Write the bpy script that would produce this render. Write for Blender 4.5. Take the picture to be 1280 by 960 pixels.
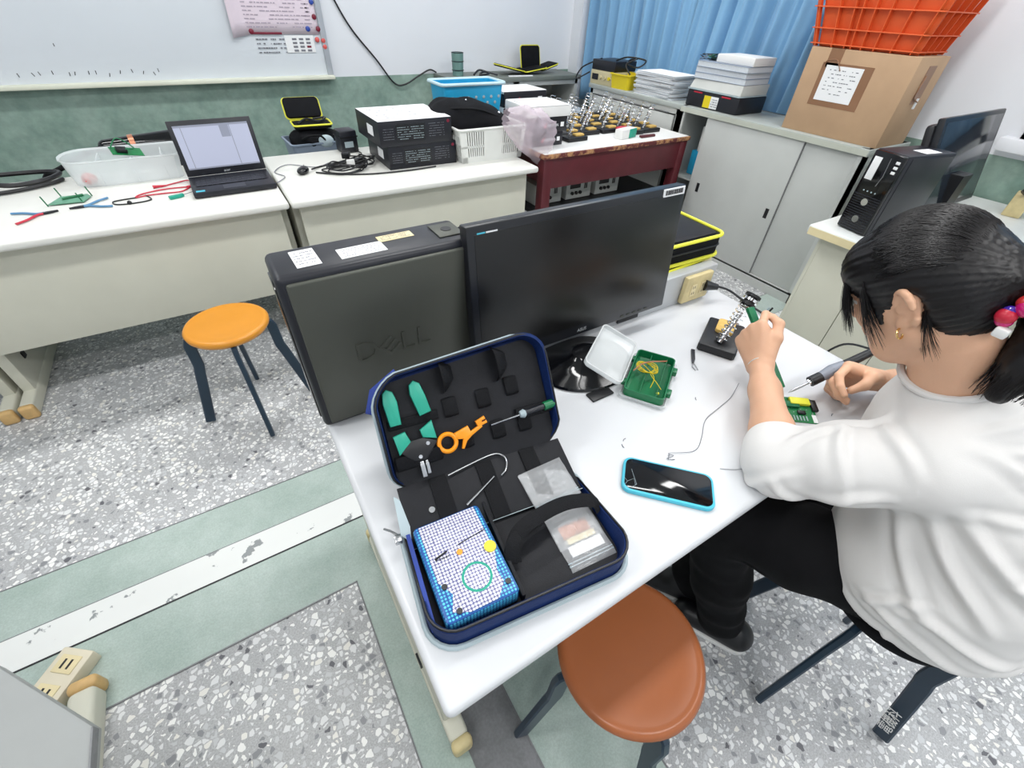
import bpy, bmesh, math, random
import numpy as np
from mathutils import Vector, Matrix, noise
random.seed(7)
PI = math.pi
C = bpy.context.scene.collection
for o in list(bpy.data.objects): bpy.data.objects.remove(o)
scn = bpy.context.scene
# ---------------------------------------------------------------- camera
YAW, PIT, ROL = 0.58336, 0.72449, 0.04926
fw = Vector((math.sin(YAW)*math.cos(PIT), math.cos(YAW)*math.cos(PIT), -math.sin(PIT)))
rt = Vector((math.cos(YAW), -math.sin(YAW), 0)); up = rt.cross(fw)
r2 = rt*math.cos(ROL)+up*math.sin(ROL); u2 = -rt*math.sin(ROL)+up*math.cos(ROL)
cd = bpy.data.cameras.new('camera'); cam = bpy.data.objects.new('camera', cd); C.objects.link(cam)
cd.sensor_width = 36; cd.lens = 548.97/1280*36; cd.clip_start = .05; cd.clip_end = 60
cam.matrix_world = Matrix(((r2.x, u2.x, -fw.x, -.02277), (r2.y, u2.y, -fw.y, -.15234), (r2.z, u2.z, -fw.z, 1.46155), (0, 0, 0, 1)))
scn.camera = cam
# ---------------------------------------------------------------- world, light, exposure
w = bpy.data.worlds.new('world'); scn.world = w; w.use_nodes = True
w.node_tree.nodes['Background'].inputs[0].default_value = (.85, .93, 1, 1)
w.node_tree.nodes['Background'].inputs[1].default_value = .6
scn.view_settings.view_transform = 'Standard'; scn.view_settings.look = 'None'
scn.view_settings.gamma = 1; scn.view_settings.exposure = -0.1
LAMP_POWER = 21.5
LAMPS = [(x, y) for y in (-1.3, .75, 2.7) for x in (-1.3, .8, 2.5)]
# ---------------------------------------------------------------- materials
def nd(nt, t, **k):
    n = nt.nodes.new(t)
    for a, b in k.items(): setattr(n, a, b)
    return n
def newmat(name):
    m = bpy.data.materials.new(name); m.use_nodes = True
    return m, m.node_tree, m.node_tree.nodes['Principled BSDF']
def ramp(nt, src, stops, interp='LINEAR'):
    r = nd(nt, 'ShaderNodeValToRGB'); r.color_ramp.interpolation = interp
    e = r.color_ramp.elements
    while len(e) < len(stops): e.new(.5)
    for i, (p_, c) in enumerate(stops):
        e[i].position = p_; e[i].color = (c[0], c[1], c[2], 1) if not isinstance(c, (int, float)) else (c, c, c, 1)
    nt.links.new(src, r.inputs[0]); return r
def S(r, g, b):
    f = lambda v: ((v/255+.055)/1.055)**2.4 if v > 10 else v/255/12.92
    return (f(r), f(g), f(b))
def mat(name, col, rough=.5, metal=0, var=.06, vs=6, bump=0, bs=80, trans=0, alpha=1, spec=.5, sheen=0, emit=None, es=1, coat=0, gen=False):
    m, nt, b = newmat(name)
    b.inputs['Roughness'].default_value = rough; b.inputs['Metallic'].default_value = metal
    b.inputs['Specular IOR Level'].default_value = spec
    b.inputs['Transmission Weight'].default_value = trans; b.inputs['Alpha'].default_value = alpha
    b.inputs['Sheen Weight'].default_value = sheen; b.inputs['Coat Weight'].default_value = coat
    tc = nd(nt, 'ShaderNodeTexCoord')
    n = nd(nt, 'ShaderNodeTexNoise'); n.inputs['Scale'].default_value = vs; n.inputs['Detail'].default_value = 4
    nt.links.new(tc.outputs['Object'], n.inputs['Vector'])
    c1 = tuple(max(0, c*(1-var)) for c in col); c2 = tuple(min(1, c*(1+var)) for c in col)
    r = ramp(nt, n.outputs['Fac'], [(.3, c1), (.7, c2)])
    nt.links.new(r.outputs[0], b.inputs['Base Color'])
    if bump:
        n2 = nd(nt, 'ShaderNodeTexNoise'); n2.inputs['Scale'].default_value = bs; n2.inputs['Detail'].default_value = 3
        nt.links.new(tc.outputs['Object'], n2.inputs['Vector'])
        bp = nd(nt, 'ShaderNodeBump'); bp.inputs['Strength'].default_value = bump; bp.inputs['Distance'].default_value = .002
        nt.links.new(n2.outputs['Fac'], bp.inputs['Height']); nt.links.new(bp.outputs[0], b.inputs['Normal'])
    if emit: b.inputs['Emission Color'].default_value = (*emit, 1); b.inputs['Emission Strength'].default_value = es
    return m
def terrazzo(name, base, chips, scale, dark=.06, rough=.35, rnd=.9):
    m, nt, b = newmat(name); L = nt.links.new
    g = nd(nt, 'ShaderNodeNewGeometry')
    mp = nd(nt, 'ShaderNodeMapping'); L(g.outputs['Position'], mp.inputs[0]); mp.inputs['Scale'].default_value = (1, 1, .01)
    dn = nd(nt, 'ShaderNodeTexNoise'); dn.inputs['Scale'].default_value = scale*.9; L(mp.outputs[0], dn.inputs['Vector'])
    mx = nd(nt, 'ShaderNodeMix', data_type='RGBA', blend_type='LINEAR_LIGHT'); mx.inputs[0].default_value = .3/scale
    L(mp.outputs[0], mx.inputs[6]); L(dn.outputs['Color'], mx.inputs[7])
    v1 = nd(nt, 'ShaderNodeTexVoronoi', feature='DISTANCE_TO_EDGE'); v2 = nd(nt, 'ShaderNodeTexVoronoi', feature='F1')
    for v in (v1, v2):
        v.inputs['Scale'].default_value = scale; v.inputs['Randomness'].default_value = rnd; L(mx.outputs[2], v.inputs['Vector'])
    sc = nd(nt, 'ShaderNodeSeparateColor'); L(v2.outputs['Color'], sc.inputs[0])
    th = nd(nt, 'ShaderNodeMath', operation='MULTIPLY'); L(sc.outputs[1], th.inputs[0]); th.inputs[1].default_value = .27
    th2 = nd(nt, 'ShaderNodeMath', operation='ADD'); L(th.outputs[0], th2.inputs[0]); th2.inputs[1].default_value = .035
    gt = nd(nt, 'ShaderNodeMath', operation='GREATER_THAN'); L(v1.outputs['Distance'], gt.inputs[0]); L(th2.outputs[0], gt.inputs[1])
    cr = ramp(nt, sc.outputs[0], chips, 'CONSTANT')
    n = nd(nt, 'ShaderNodeTexNoise'); n.inputs['Scale'].default_value = scale*4; L(mp.outputs[0], n.inputs['Vector'])
    br = ramp(nt, n.outputs['Fac'], [(.35, tuple(c*.8 for c in base)), (.7, tuple(c*1.15 for c in base))])
    m2 = nd(nt, 'ShaderNodeMix', data_type='RGBA'); L(gt.outputs[0], m2.inputs[0]); L(br.outputs[0], m2.inputs[6]); L(cr.outputs[0], m2.inputs[7])
    d = nd(nt, 'ShaderNodeTexNoise'); d.inputs['Scale'].default_value = 2.2; d.inputs['Detail'].default_value = 5; L(g.outputs['Position'], d.inputs['Vector'])
    dr = ramp(nt, d.outputs['Fac'], [(.3, .8), (.65, 1.0)])
    m3 = nd(nt, 'ShaderNodeMix', data_type='RGBA', blend_type='MULTIPLY'); m3.inputs[0].default_value = 1
    L(m2.outputs[2], m3.inputs[6]); L(dr.outputs[0], m3.inputs[7]); L(m3.outputs[2], b.inputs['Base Color'])
    rr = ramp(nt, d.outputs['Fac'], [(.3, rough+.2), (.7, rough)]); L(rr.outputs[0], b.inputs['Roughness'])
    return m
def blotch(name, c1, c2, sc=4, lo=.4, hi=.6, rough=.6, fine=None, bump=.15):
    m, nt, b = newmat(name); L = nt.links.new
    g = nd(nt, 'ShaderNodeNewGeometry')
    n = nd(nt, 'ShaderNodeTexNoise'); n.inputs['Scale'].default_value = sc; n.inputs['Detail'].default_value = 8; n.inputs['Roughness'].default_value = .65
    L(g.outputs['Position'], n.inputs['Vector'])
    r = ramp(nt, n.outputs['Fac'], [(lo, c1), (hi, c2)]); out = r.outputs[0]
    if fine:
        n2 = nd(nt, 'ShaderNodeTexNoise'); n2.inputs['Scale'].default_value = fine; L(g.outputs['Position'], n2.inputs['Vector'])
        r2_ = ramp(nt, n2.outputs['Fac'], [(.3, .88), (.7, 1.06)])
        mx = nd(nt, 'ShaderNodeMix', data_type='RGBA', blend_type='MULTIPLY'); mx.inputs[0].default_value = 1
        L(out, mx.inputs[6]); L(r2_.outputs[0], mx.inputs[7]); out = mx.outputs[2]
    L(out, b.inputs['Base Color']); b.inputs['Roughness'].default_value = rough
    bp = nd(nt, 'ShaderNodeBump'); bp.inputs['Strength'].default_value = bump; bp.inputs['Distance'].default_value = .003
    L(n.outputs['Fac'], bp.inputs['Height']); L(bp.outputs[0], b.inputs['Normal'])
    return m
M = {}
M['terrazzo'] = terrazzo('terrazzo', S(184, 185, 187), [(0, S(140, 142, 146)), (.1, S(246, 246, 244)), (.42, S(228, 229, 230)), (.74, S(200, 202, 204)), (.9, S(236, 234, 228)), (.975, S(96, 96, 102))], 60, rough=.3)
M['green_strip'] = blotch('green_terrazzo_strip', S(152, 170, 162), S(180, 194, 188), 3, .35, .65, .45, 240)
M['dark_strip'] = blotch('worn_grey_strip', S(108, 110, 112), S(136, 137, 140), 4, .35, .65, .4, 140)
M['white_line'] = blotch('chipped_white_paint', S(140, 145, 146), S(224, 226, 224), 10, .375, .39, .5)
M['wall'] = mat('white_wall_paint', S(226, 229, 234), .7, var=.02, vs=1.5, bump=.05, bs=60)
M['wain'] = blotch('green_wall_paint', S(112, 140, 128), S(156, 178, 167), 3.5, .32, .68, .6, 22)
M['ceil'] = mat('ceiling_paint', S(235, 236, 236), .9)
M['desk'] = mat('white_laminate', S(214, 216, 219), .32, var=.015, vs=3)
M['deskfar'] = mat('cream_laminate', S(224, 224, 218), .35, var=.015, vs=3)
M['beige'] = mat('beige_metal', S(204, 203, 188), .5, var=.03, bump=.05)
M['beigedk'] = mat('yellowed_plastic', S(206, 190, 142), .5, var=.12, vs=30)
M['tan'] = mat('foot_cap_plastic', S(204, 168, 112), .5, var=.1, vs=40)
M['greymetal'] = mat('light_grey_steel', S(190, 193, 190), .45, var=.03, bump=.05)
M['greytop'] = mat('grey_steel_top', S(166, 172, 168), .45, var=.05)
M['rail'] = mat('rail_grey', S(192, 195, 198), .4, metal=.25)
M['black'] = mat('black_plastic', S(15, 16, 20), .42, var=.15)
M['blackm'] = mat('matt_black_fabric', S(14, 15, 19), .85, spec=.2, var=.2, vs=30, bump=.4, bs=300)
M['foam'] = mat('black_board', S(22, 23, 28), .6, spec=.3, var=.12, vs=40, bump=.15, bs=400)
M['strap'] = mat('black_webbing', S(12, 13, 17), .75, spec=.25, bump=.5, bs=500)
M['gloss'] = mat('gloss_black', S(10, 11, 14), .08, var=.02)
M['screen'] = mat('lcd_screen_off', S(10, 10, 10), .3, var=.02)
M['bezel'] = mat('monitor_bezel', S(22, 24, 29), .3, var=.05)
M['pcgrey'] = mat('pc_side_panel', S(78, 80, 73), .42, metal=.3, var=.03, bump=.1, bs=500)
M['pcblack'] = mat('pc_dark_plastic', S(22, 24, 33), .4, var=.1)
M['navy'] = mat('navy_nylon', S(14, 40, 92), .7, spec=.25, var=.12, vs=20, bump=.35, bs=350)
M['navylt'] = mat('blue_nylon_lining', S(38, 62, 142), .7, var=.1, vs=20, bump=.3, bs=350)
M['pipe'] = mat('pale_grey_piping', S(168, 184, 190), .5)
M['chrome'] = mat('chrome', (.86, .87, .89), .16, metal=1, var=.02)
M['steel'] = mat('steel', (.5, .51, .53), .28, metal=1, var=.05)
M['teal'] = mat('teal_plastic', S(32, 158, 134), .4)
M['green'] = mat('green_plastic', S(14, 108, 66), .35, var=.08)
M['pcb'] = mat('green_circuit_board', S(16, 116, 62), .35, var=.15, vs=60)
M['pcbp'] = mat('pale_green_board', S(96, 150, 124), .4, var=.15, vs=60)
M['orange'] = mat('orange_plastic', S(244, 150, 14), .35)
M['orangeseat'] = mat('orange_seat', S(216, 144, 44), .3, var=.04)
M['brownseat'] = mat('brown_orange_seat', S(160, 92, 52), .3, var=.05)
M['navyleg'] = mat('dark_blue_leg_paint', S(28, 50, 68), .35, var=.1)
M['cyan'] = mat('cyan_rubber', S(76, 190, 214), .45)
M['bluehandle'] = mat('blue_handle', S(84, 136, 176), .4)
M['red'] = mat('red_plastic', S(196, 36, 60), .4)
M['dkred'] = mat('dark_red_magnet', S(120, 20, 48), .4)
M['ltred'] = mat('coral_magnet', S(214, 92, 88), .4)
M['blue'] = mat('blue_magnet', S(42, 72, 160), .4)
M['white'] = mat('white_plastic', S(232, 232, 230), .45, var=.02)
M['paper'] = mat('white_paper', S(238, 239, 240), .8, var=.02)
M['paperedge'] = mat('paper_edge', S(206, 212, 218), .85, var=.1, vs=300)
M['cream'] = mat('cream_label', S(222, 208, 166), .7)
M['ink'] = mat('grey_ink', S(120, 122, 130), .8)
M['inkd'] = mat('dark_ink', S(40, 40, 44), .8)
M['pink'] = mat('pink_paper', S(226, 212, 222), .8, var=.03, vs=3)
M['maroon'] = mat('maroon_paint', S(88, 30, 38), .4, var=.12, vs=10)
M['wornwood'] = blotch('worn_wood_edge', S(94, 36, 40), S(186, 140, 96), 26, .45, .6, .6)
M['card'] = mat('cardboard', S(186, 154, 122), .8, var=.05, vs=8, bump=.1, bs=200)
M['tape'] = mat('brown_tape', S(142, 104, 76), .35, var=.08)
M['crate'] = mat('orange_crate', S(228, 100, 48), .5, var=.06)
M['yellow'] = mat('yellow_plastic', S(226, 204, 30), .4, var=.05)
M['lime'] = mat('yellow_trim', S(228, 226, 62), .5, var=.04)
M['curtain'] = mat('blue_curtain', S(124, 170, 206), .85, var=.05, vs=3, bump=.15, bs=400, sheen=.2)
M['sponge'] = mat('yellow_sponge', S(214, 178, 102), .95, var=.12, vs=60, bump=.8, bs=260)
M['skin'] = mat('skin', S(218, 172, 142), .5, spec=.35, var=.05, vs=14, bump=.12, bs=260)
M['skin'].node_tree.nodes['Principled BSDF'].inputs['Subsurface Weight'].default_value = .12
M['skin'].node_tree.nodes['Principled BSDF'].inputs['Subsurface Radius'].default_value = (.012, .005, .003)
M['shirt'] = mat('white_cotton', S(222, 220, 218), .9, spec=.2, var=.015, bump=.15, bs=600)
M['pants'] = mat('black_trousers', S(9, 9, 12), .85, spec=.2, var=.1, bump=.3, bs=300)
M['hair'] = mat('black_hair', S(16, 13, 15), .42, spec=.4, var=.3, vs=20)
M['gold'] = mat('gold', (.8, .55, .22), .2, metal=1)
M['clear'] = mat('clear_plastic', (.93, .96, .97), .15, trans=.9, var=.01)
M['frost'] = mat('frosted_plastic', (.88, .92, .93), .35, alpha=.42, var=.02)
M['frost2'] = mat('milky_plastic', (.86, .88, .88), .4, alpha=.6, var=.03)
M['film'] = mat('clear_bag_film', (.86, .88, .9), .12, alpha=.3, var=.05, vs=50, bump=1, bs=60)
M['pinkfilm'] = mat('pink_plastic_bag', S(232, 216, 226), .3, alpha=.42, var=.05, vs=30, bump=.8, bs=40)
M['glass'] = mat('window_glass', (.8, .85, .85), .05, trans=1)
M['dusk'] = mat('brown_window_view', S(112, 96, 92), .5, var=.2, vs=3)
M['bluebasket'] = mat('bright_blue_basket', S(40, 168, 216), .4)
M['whitegrey'] = mat('pale_basket', S(222, 224, 220), .5)
M['inst'] = mat('beige_instrument', S(196, 186, 150), .5, var=.05)
M['silvergrey'] = mat('iron_grey_grip', S(132, 138, 150), .4)
M['yellowwire'] = mat('yellow_wire', S(214, 190, 20), .4)
M['copper'] = mat('copper_band', S(206, 140, 110), .3, metal=.6)
M['lcdon'] = mat('lit_laptop_screen', S(120, 124, 140), .4, emit=S(206, 212, 236), es=.55, var=.01)
M['lcdg'] = mat('lit_window_grey', S(140, 144, 160), .4, emit=S(110, 116, 140), es=.25, var=.01)
def meshmat():
    # woven protective net printed blue and white over a packed device
    m, nt, b = newmat('blue_white_netting'); L = nt.links.new
    tc = nd(nt, 'ShaderNodeTexCoord')
    v = nd(nt, 'ShaderNodeTexVoronoi'); v.inputs['Scale'].default_value = 190; v.inputs['Randomness'].default_value = .15
    L(tc.outputs['Object'], v.inputs['Vector'])
    r = ramp(nt, v.outputs['Distance'], [(.3, S(236, 236, 246)), (.5, S(92, 92, 140))])
    L(r.outputs[0], b.inputs['Base Color']); b.inputs['Roughness'].default_value = .35
    m2 = m.copy(); m2.name = 'cyan_netting'
    e = [n for n in m2.node_tree.nodes if n.type == 'VALTORGB'][0].color_ramp.elements
    e[0].color = (*S(96, 206, 246), 1); e[1].color = (*S(10, 76, 150), 1)
    return m, m2
M['net'], M['netblue'] = meshmat()
# ---------------------------------------------------------------- mesh helpers
class B:
    def __init__(s): s.bm = bmesh.new(); s.T = Matrix.Identity(4)
    def _add(s, tmp, smooth=False):
        me = bpy.data.meshes.new('t'); tmp.to_mesh(me); tmp.free(); me.transform(s.T); s.bm.from_mesh(me); bpy.data.meshes.remove(me)
    def box(s, c, d, bev=0, seg=2, rot=None):
        t = bmesh.new(); bmesh.ops.create_cube(t, size=1)
        for v in t.verts: v.co = Vector((v.co.x*d[0], v.co.y*d[1], v.co.z*d[2]))
        if bev: bmesh.ops.bevel(t, geom=list(t.edges), offset=min(bev, min(d)*.49), segments=seg, profile=.5, affect='EDGES')
        m = Matrix.Translation(Vector(c))
        if rot is not None: m = m @ (rot.to_4x4() if hasattr(rot, 'to_4x4') else Matrix.Rotation(rot, 4, 'Z'))
        t.transform(m); s._add(t); return s
    def bb(s, x0, x1, y0, y1, z0, z1, bev=0, seg=2):
        return s.box(((x0+x1)/2, (y0+y1)/2, (z0+z1)/2), (abs(x1-x0), abs(y1-y0), abs(z1-z0)), bev, seg)
    def cyl(s, p0, p1, r0, r1=None, n=20, caps=True):
        p0, p1 = Vector(p0), Vector(p1); r1 = r0 if r1 is None else r1
        t = bmesh.new(); bmesh.ops.create_cone(t, cap_ends=caps, segments=n, radius1=r0, radius2=r1, depth=(p1-p0).length)
        q = (p1-p0).to_track_quat('Z', 'Y'); t.transform(Matrix.Translation((p0+p1)/2) @ q.to_matrix().to_4x4()); s._add(t); return s
    def tube(s, pts, r, n=8, closed=False, flat=None):
        pts = [Vector(p) for p in pts]; k = len(pts); rs = r if isinstance(r, (list, tuple)) else [r]*k
        bm = bmesh.new(); rings = []; nrm = None
        for i, p in enumerate(pts):
            a = pts[(i-1) % k] if (closed or i > 0) else p; b = pts[(i+1) % k] if (closed or i < k-1) else p
            d = (b-a).normalized()
            if nrm is None: nrm = d.orthogonal().normalized() if abs(d.z) > .95 else Vector((0, 0, 1)).cross(d).normalized()
            nrm = (nrm-d*nrm.dot(d)).normalized(); bn = d.cross(nrm)
            fa, fb = flat or (1, 1)
            rings.append([bm.verts.new(p+nrm*(math.cos(t)*rs[i]*fa)+bn*(math.sin(t)*rs[i]*fb)) for t in [2*PI*j/n for j in range(n)]])
        for i in range(k if closed else k-1):
            A, Bq = rings[i], rings[(i+1) % k]
            for j in range(n): bm.faces.new((A[j], A[(j+1) % n], Bq[(j+1) % n], Bq[j]))
        if not closed: bm.faces.new(rings[0][::-1]); bm.faces.new(rings[-1])
        s._add(bm); return s
    def lathe(s, prof, c=(0, 0, 0), n=32, caps=True):
        bm = bmesh.new(); rings = []
        for (r, z) in prof: rings.append([bm.verts.new((c[0]+r*math.cos(2*PI*j/n), c[1]+r*math.sin(2*PI*j/n), c[2]+z)) for j in range(n)])
        for A, Bq in zip(rings, rings[1:]):
            for j in range(n): bm.faces.new((A[j], A[(j+1) % n], Bq[(j+1) % n], Bq[j]))
        if caps: bm.faces.new(rings[0][::-1]); bm.faces.new(rings[-1])
        s._add(bm); return s
    def prism(s, poly, z0, z1, bev=0):
        bm = bmesh.new(); vs = [bm.verts.new((x, y, z0)) for x, y in poly]; f = bm.faces.new(vs)
        r = bmesh.ops.extrude_face_region(bm, geom=[f]); nv = [g for g in r['geom'] if isinstance(g, bmesh.types.BMVert)]
        for v in nv: v.co.z = z1
        bmesh.ops.recalc_face_normals(bm, faces=bm.faces)
        if bev:
            es = [e for e in bm.edges if abs(e.verts[0].co.z-e.verts[1].co.z) < 1e-6]
            bmesh.ops.bevel(bm, geom=es, offset=bev, segments=2, profile=.5, affect='EDGES')
        s._add(bm); return s
    def sph(s, c, r, u=16, v=10, rot=None):
        t = bmesh.new(); bmesh.ops.create_uvsphere(t, u_segments=u, v_segments=v, radius=1)
        r = (r, r, r) if isinstance(r, (int, float)) else r
        m = Matrix.Translation(Vector(c)) @ (rot.to_4x4() if rot is not None else Matrix.Identity(4)) @ Matrix.Diagonal((*r, 1))
        t.transform(m); s._add(t); return s
    def quadgrid(s, f, nu, nv, closed=False):
        bm = bmesh.new(); g = [[bm.verts.new(f(i/nu, j/nv)) for j in range(nv+1)] for i in range(nu+1)]
        for i in range(nu):
            for j in range(nv): bm.faces.new((g[i][j], g[i+1][j], g[i+1][j+1], g[i][j+1]))
        s._add(bm); return s
    def build(s, name, m, parent=None, label=None, loc=None, ang=38, kind=None):
        bmesh.ops.remove_doubles(s.bm, verts=s.bm.verts, dist=1e-6) if len(s.bm.verts) < 3000 else None
        me = bpy.data.meshes.new(name); s.bm.to_mesh(me); s.bm.free()
        return link(name, me, m, parent, label, loc, ang, kind)
def link(name, me, m, parent=None, label=None, loc=None, ang=38, kind=None):
    me.polygons.foreach_set('use_smooth', [True]*len(me.polygons)); me.set_sharp_from_angle(angle=math.radians(ang))
    for x in (m if isinstance(m, list) else [m]): me.materials.append(M[x] if isinstance(x, str) else x)
    o = bpy.data.objects.new(name, me); C.objects.link(o)
    if parent: o.parent = parent
    if loc: o.location = loc
    if label: o['label'] = label
    if kind: o['kind'] = kind
    return o
def thing(name, label, cat, loc=(0, 0, 0), rz=0, group=None, rot=None):
    o = bpy.data.objects.new(name, None); C.objects.link(o); o.empty_display_size = .05
    o.location = loc; o.rotation_euler = rot or (0, 0, rz); o['label'] = label; o['category'] = cat
    if group: o['group'] = group
    return o
def tag(o, label, cat, group=None):
    o['label'] = label; o['category'] = cat
    if group: o['group'] = group
    return o
def attach(o, t):
    o.parent = t; o.matrix_parent_inverse = t.matrix_basis.inverted(); return o
def dup(root, loc, rz=None, label=None):
    r = root.copy(); C.objects.link(r); r.location = loc
    if rz is not None: r.rotation_euler = (0, 0, rz)
    if label: r['label'] = label
    for ch in list(root.children):
        c = ch.copy(); C.objects.link(c); c.parent = r
        for g in ch.children:
            d = g.copy(); C.objects.link(d); d.parent = c
    return r
def smooth_pts(pts, n=8, closed=False):
    P = [Vector(p) for p in pts]; out = []; k = len(P)
    for i in range(k if closed else k-1):
        p0 = P[(i-1) % k] if (closed or i > 0) else P[i]; p1 = P[i]; p2 = P[(i+1) % k]; p3 = P[(i+2) % k] if (closed or i+2 < k) else P[(i+1) % k]
        for j in range(n):
            t = j/n; out.append(.5*((2*p1)+(p2-p0)*t+(2*p0-5*p1+4*p2-p3)*t*t+(3*p1-p0-3*p2+p3)*t**3))
    if not closed: out.append(P[-1])
    return out
def rrect(w, d, r, n=5, cx=0, cy=0):
    out = []
    for (sx, sy, a0) in ((1, 1, 0), (-1, 1, PI/2), (-1, -1, PI), (1, -1, 3*PI/2)):
        for i in range(n+1):
            a = a0+i/n*PI/2; out.append((cx+sx*(w/2-r)+r*math.cos(a), cy+sy*(d/2-r)+r*math.sin(a)))
    return out
def text(name, s, size, mtx, m, parent=None, ext=.0004, align='CENTER', label=None, bold=0):
    cu = bpy.data.curves.new(name, 'FONT'); cu.body = s; cu.size = size; cu.extrude = ext; cu.align_x = align; cu.align_y = 'CENTER'; cu.resolution_u = 2; cu.offset = bold
    to = bpy.data.objects.new('tmp', cu); C.objects.link(to)
    dg = bpy.context.evaluated_depsgraph_get(); me = bpy.data.meshes.new_from_object(to.evaluated_get(dg)); bpy.data.objects.remove(to)
    me.transform(mtx); me.name = name; me.materials.clear()
    return link(name, me, m, parent, label)
def frame(o, x, y):  # matrix from origin, x axis and y axis
    x = Vector(x).normalized(); y = Vector(y); y = (y-x*y.dot(x)).normalized(); z = x.cross(y)
    return Matrix(((x.x, y.x, z.x, o[0]), (x.y, y.y, z.y, o[1]), (x.z, y.z, z.z, o[2]), (0, 0, 0, 1)))
def scribble(bld, rows, w, h, z, dens=.7, lh=.35, seed=1):
    # unreadable small print: short flat strokes in rows, local xy, centred
    rg = random.Random(seed)
    for i in range(rows):
        y = h/2-h*(i+.5)/rows; x = -w/2
        while x < w/2-.001:
            l = rg.uniform(.02, .09)*w
            if rg.random() < dens: bld.box((min(x+l/2, w/2-l/2), y, z), (l, h/rows*lh, .0002))
            x += l+w*.015
    return bld
def struct(o): o['kind'] = 'structure'; return o
# ================================================================= THE ROOM
XR, YB, XL, YF, ZC = 3.45, 4.15, -3.2, -2.6, 3.0
struct(B().bb(XL, XR, YF, YB, -.05, 0).build('floor', 'terrazzo'))
struct(B().bb(XL, XR, YF, YB, ZC, ZC+.05).build('ceiling', 'ceil'))
struct(B().bb(XL, XR, YB, YB+.1, 0, ZC).build('wall_back', 'wall'))
struct(B().bb(XL-.1, XL, YF, YB, 0, ZC).build('wall_left', 'wall'))
struct(B().bb(XL, XR, YF-.1, YF, 0, ZC).build('wall_front', 'wall'))
b = B()  # right wall with a window opening y -.75..0.60, z 1.03..2.1
b.bb(XR, XR+.1, .60, YB, 0, ZC).bb(XR, XR+.1, YF, -.75, 0, ZC).bb(XR, XR+.1, -.75, .60, 0, 1.02).bb(XR, XR+.1, -.75, .60, 2.1, ZC)
struct(b.build('wall_right', 'wall'))
struct(B().bb(XL, 3.38, YB-.004, YB, .06, .925).build('trim_1', 'wain'))
struct(B().bb(XR-.004, XR, YF, YB, .06, .93).build('trim_2', 'wain'))
struct(B().bb(XL, XR, YB-.015, YB-.004, 0, .08).build('baseboard_back', 'greytop'))
struct(B().bb(XR-.015, XR-.004, YF, YB-.02, 0, .08).build('baseboard_right', 'greytop'))
struct(B().bb(3.3, XR, YB-.14, YB, 0, ZC).build('trim_3', 'wall'))
# floor strips: thin inlays set a hair proud of the terrazzo
z = .0015
for i, (x0, x1, y0, y1, m_, t) in enumerate([(XL, 3.4, .985, 1.17, 'green_strip', z),
        (XL, 3.4, .87, .985, 'white_line', .003), (XL, 3.4, .64, .87, 'green_strip', z),
        (-.07, .045, YF, .64, 'green_strip', z), (.045, .19, YF, .64, 'dark_strip', .001), (.19, .46, YF, .64, 'green_strip', z)]):
    struct(B().bb(x0, x1, y0, y1, 0, t).build('trim_%d' % (i+4), m_))
for i, (x0, x1, y0, y1) in enumerate([(XL, 3.4, 1.168, 1.171), (XL, 3.4, .983, .986), (XL, 3.4, .866, .871), (XL, -.07, .638, .642), (-.074, -.07, YF, .64), (.043, .047, YF, .64), (.188, .192, YF, .64), (.458, .462, YF, .64)]):
    struct(B().bb(x0, x1, y0, y1, 0, .0034).build('trim_%d' % (i+11), 'black' if i == 2 else 'dark_strip'))
# window_1
wn = thing('window_1', 'window', 'window', (XR, -.075, 1.02)); del wn['label']; del wn['category']; wn['kind'] = 'structure'
b = B(); b.bb(-.03, .08, -.675, -.625, 0, 1.08).bb(-.03, .08, .625, .675, 0, 1.08).bb(-.03, .08, -.675, .675, 0, .05).bb(-.03, .08, -.675, .675, 1.03, 1.08).bb(0, .05, -.02, .02, .05, 1.03)
b.build('window_frame', 'greymetal', wn)
B().bb(-.07, .02, -.74, .74, -.06, .0, .006).build('window_sill', 'wall', wn)
for s_ in (-1, 1): B().bb(.02, .026, min(.02*s_, .625*s_), max(.02*s_, .625*s_), .05, 1.03).build('pane', 'glass', wn)
B().bb(.085, .1, -.675, .675, 0, 1.08).build('outside_screen', 'dusk', wn)
# ceiling lights
for i, (x, y) in enumerate(LAMPS):
    t = thing('ceiling_light', 'long fluorescent ceiling fitting in the %s row, %s position' % (['front', 'middle', 'rear'][i//3], ['left', 'centre', 'right'][i % 3]), 'lamp', (x, y, ZC), group='fluorescent fittings on the ceiling')
    B().box((0, 0, -.03), (1.25, .22, .06), .01).build('housing', 'white', t)
    for s_ in (-.05, .05): B().cyl((-.6, s_, -.075), (.6, s_, -.075), .013, n=10).build('tube', mat('tube_glow%d' % i, (1, 1, 1), emit=(.95, 1, 1), es=6) if s_ < 0 and i == 0 else bpy.data.materials['tube_glow0'], t)
    ld = bpy.data.lights.new('lamp', 'AREA'); ld.shape = 'RECTANGLE'; ld.size = 1.2; ld.size_y = .25; ld.energy = LAMP_POWER; ld.color = (1, .995, .985)
    lo = bpy.data.objects.new('lamp', ld); C.objects.link(lo); lo.parent = t; lo.location = (0, 0, -.1)
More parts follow.
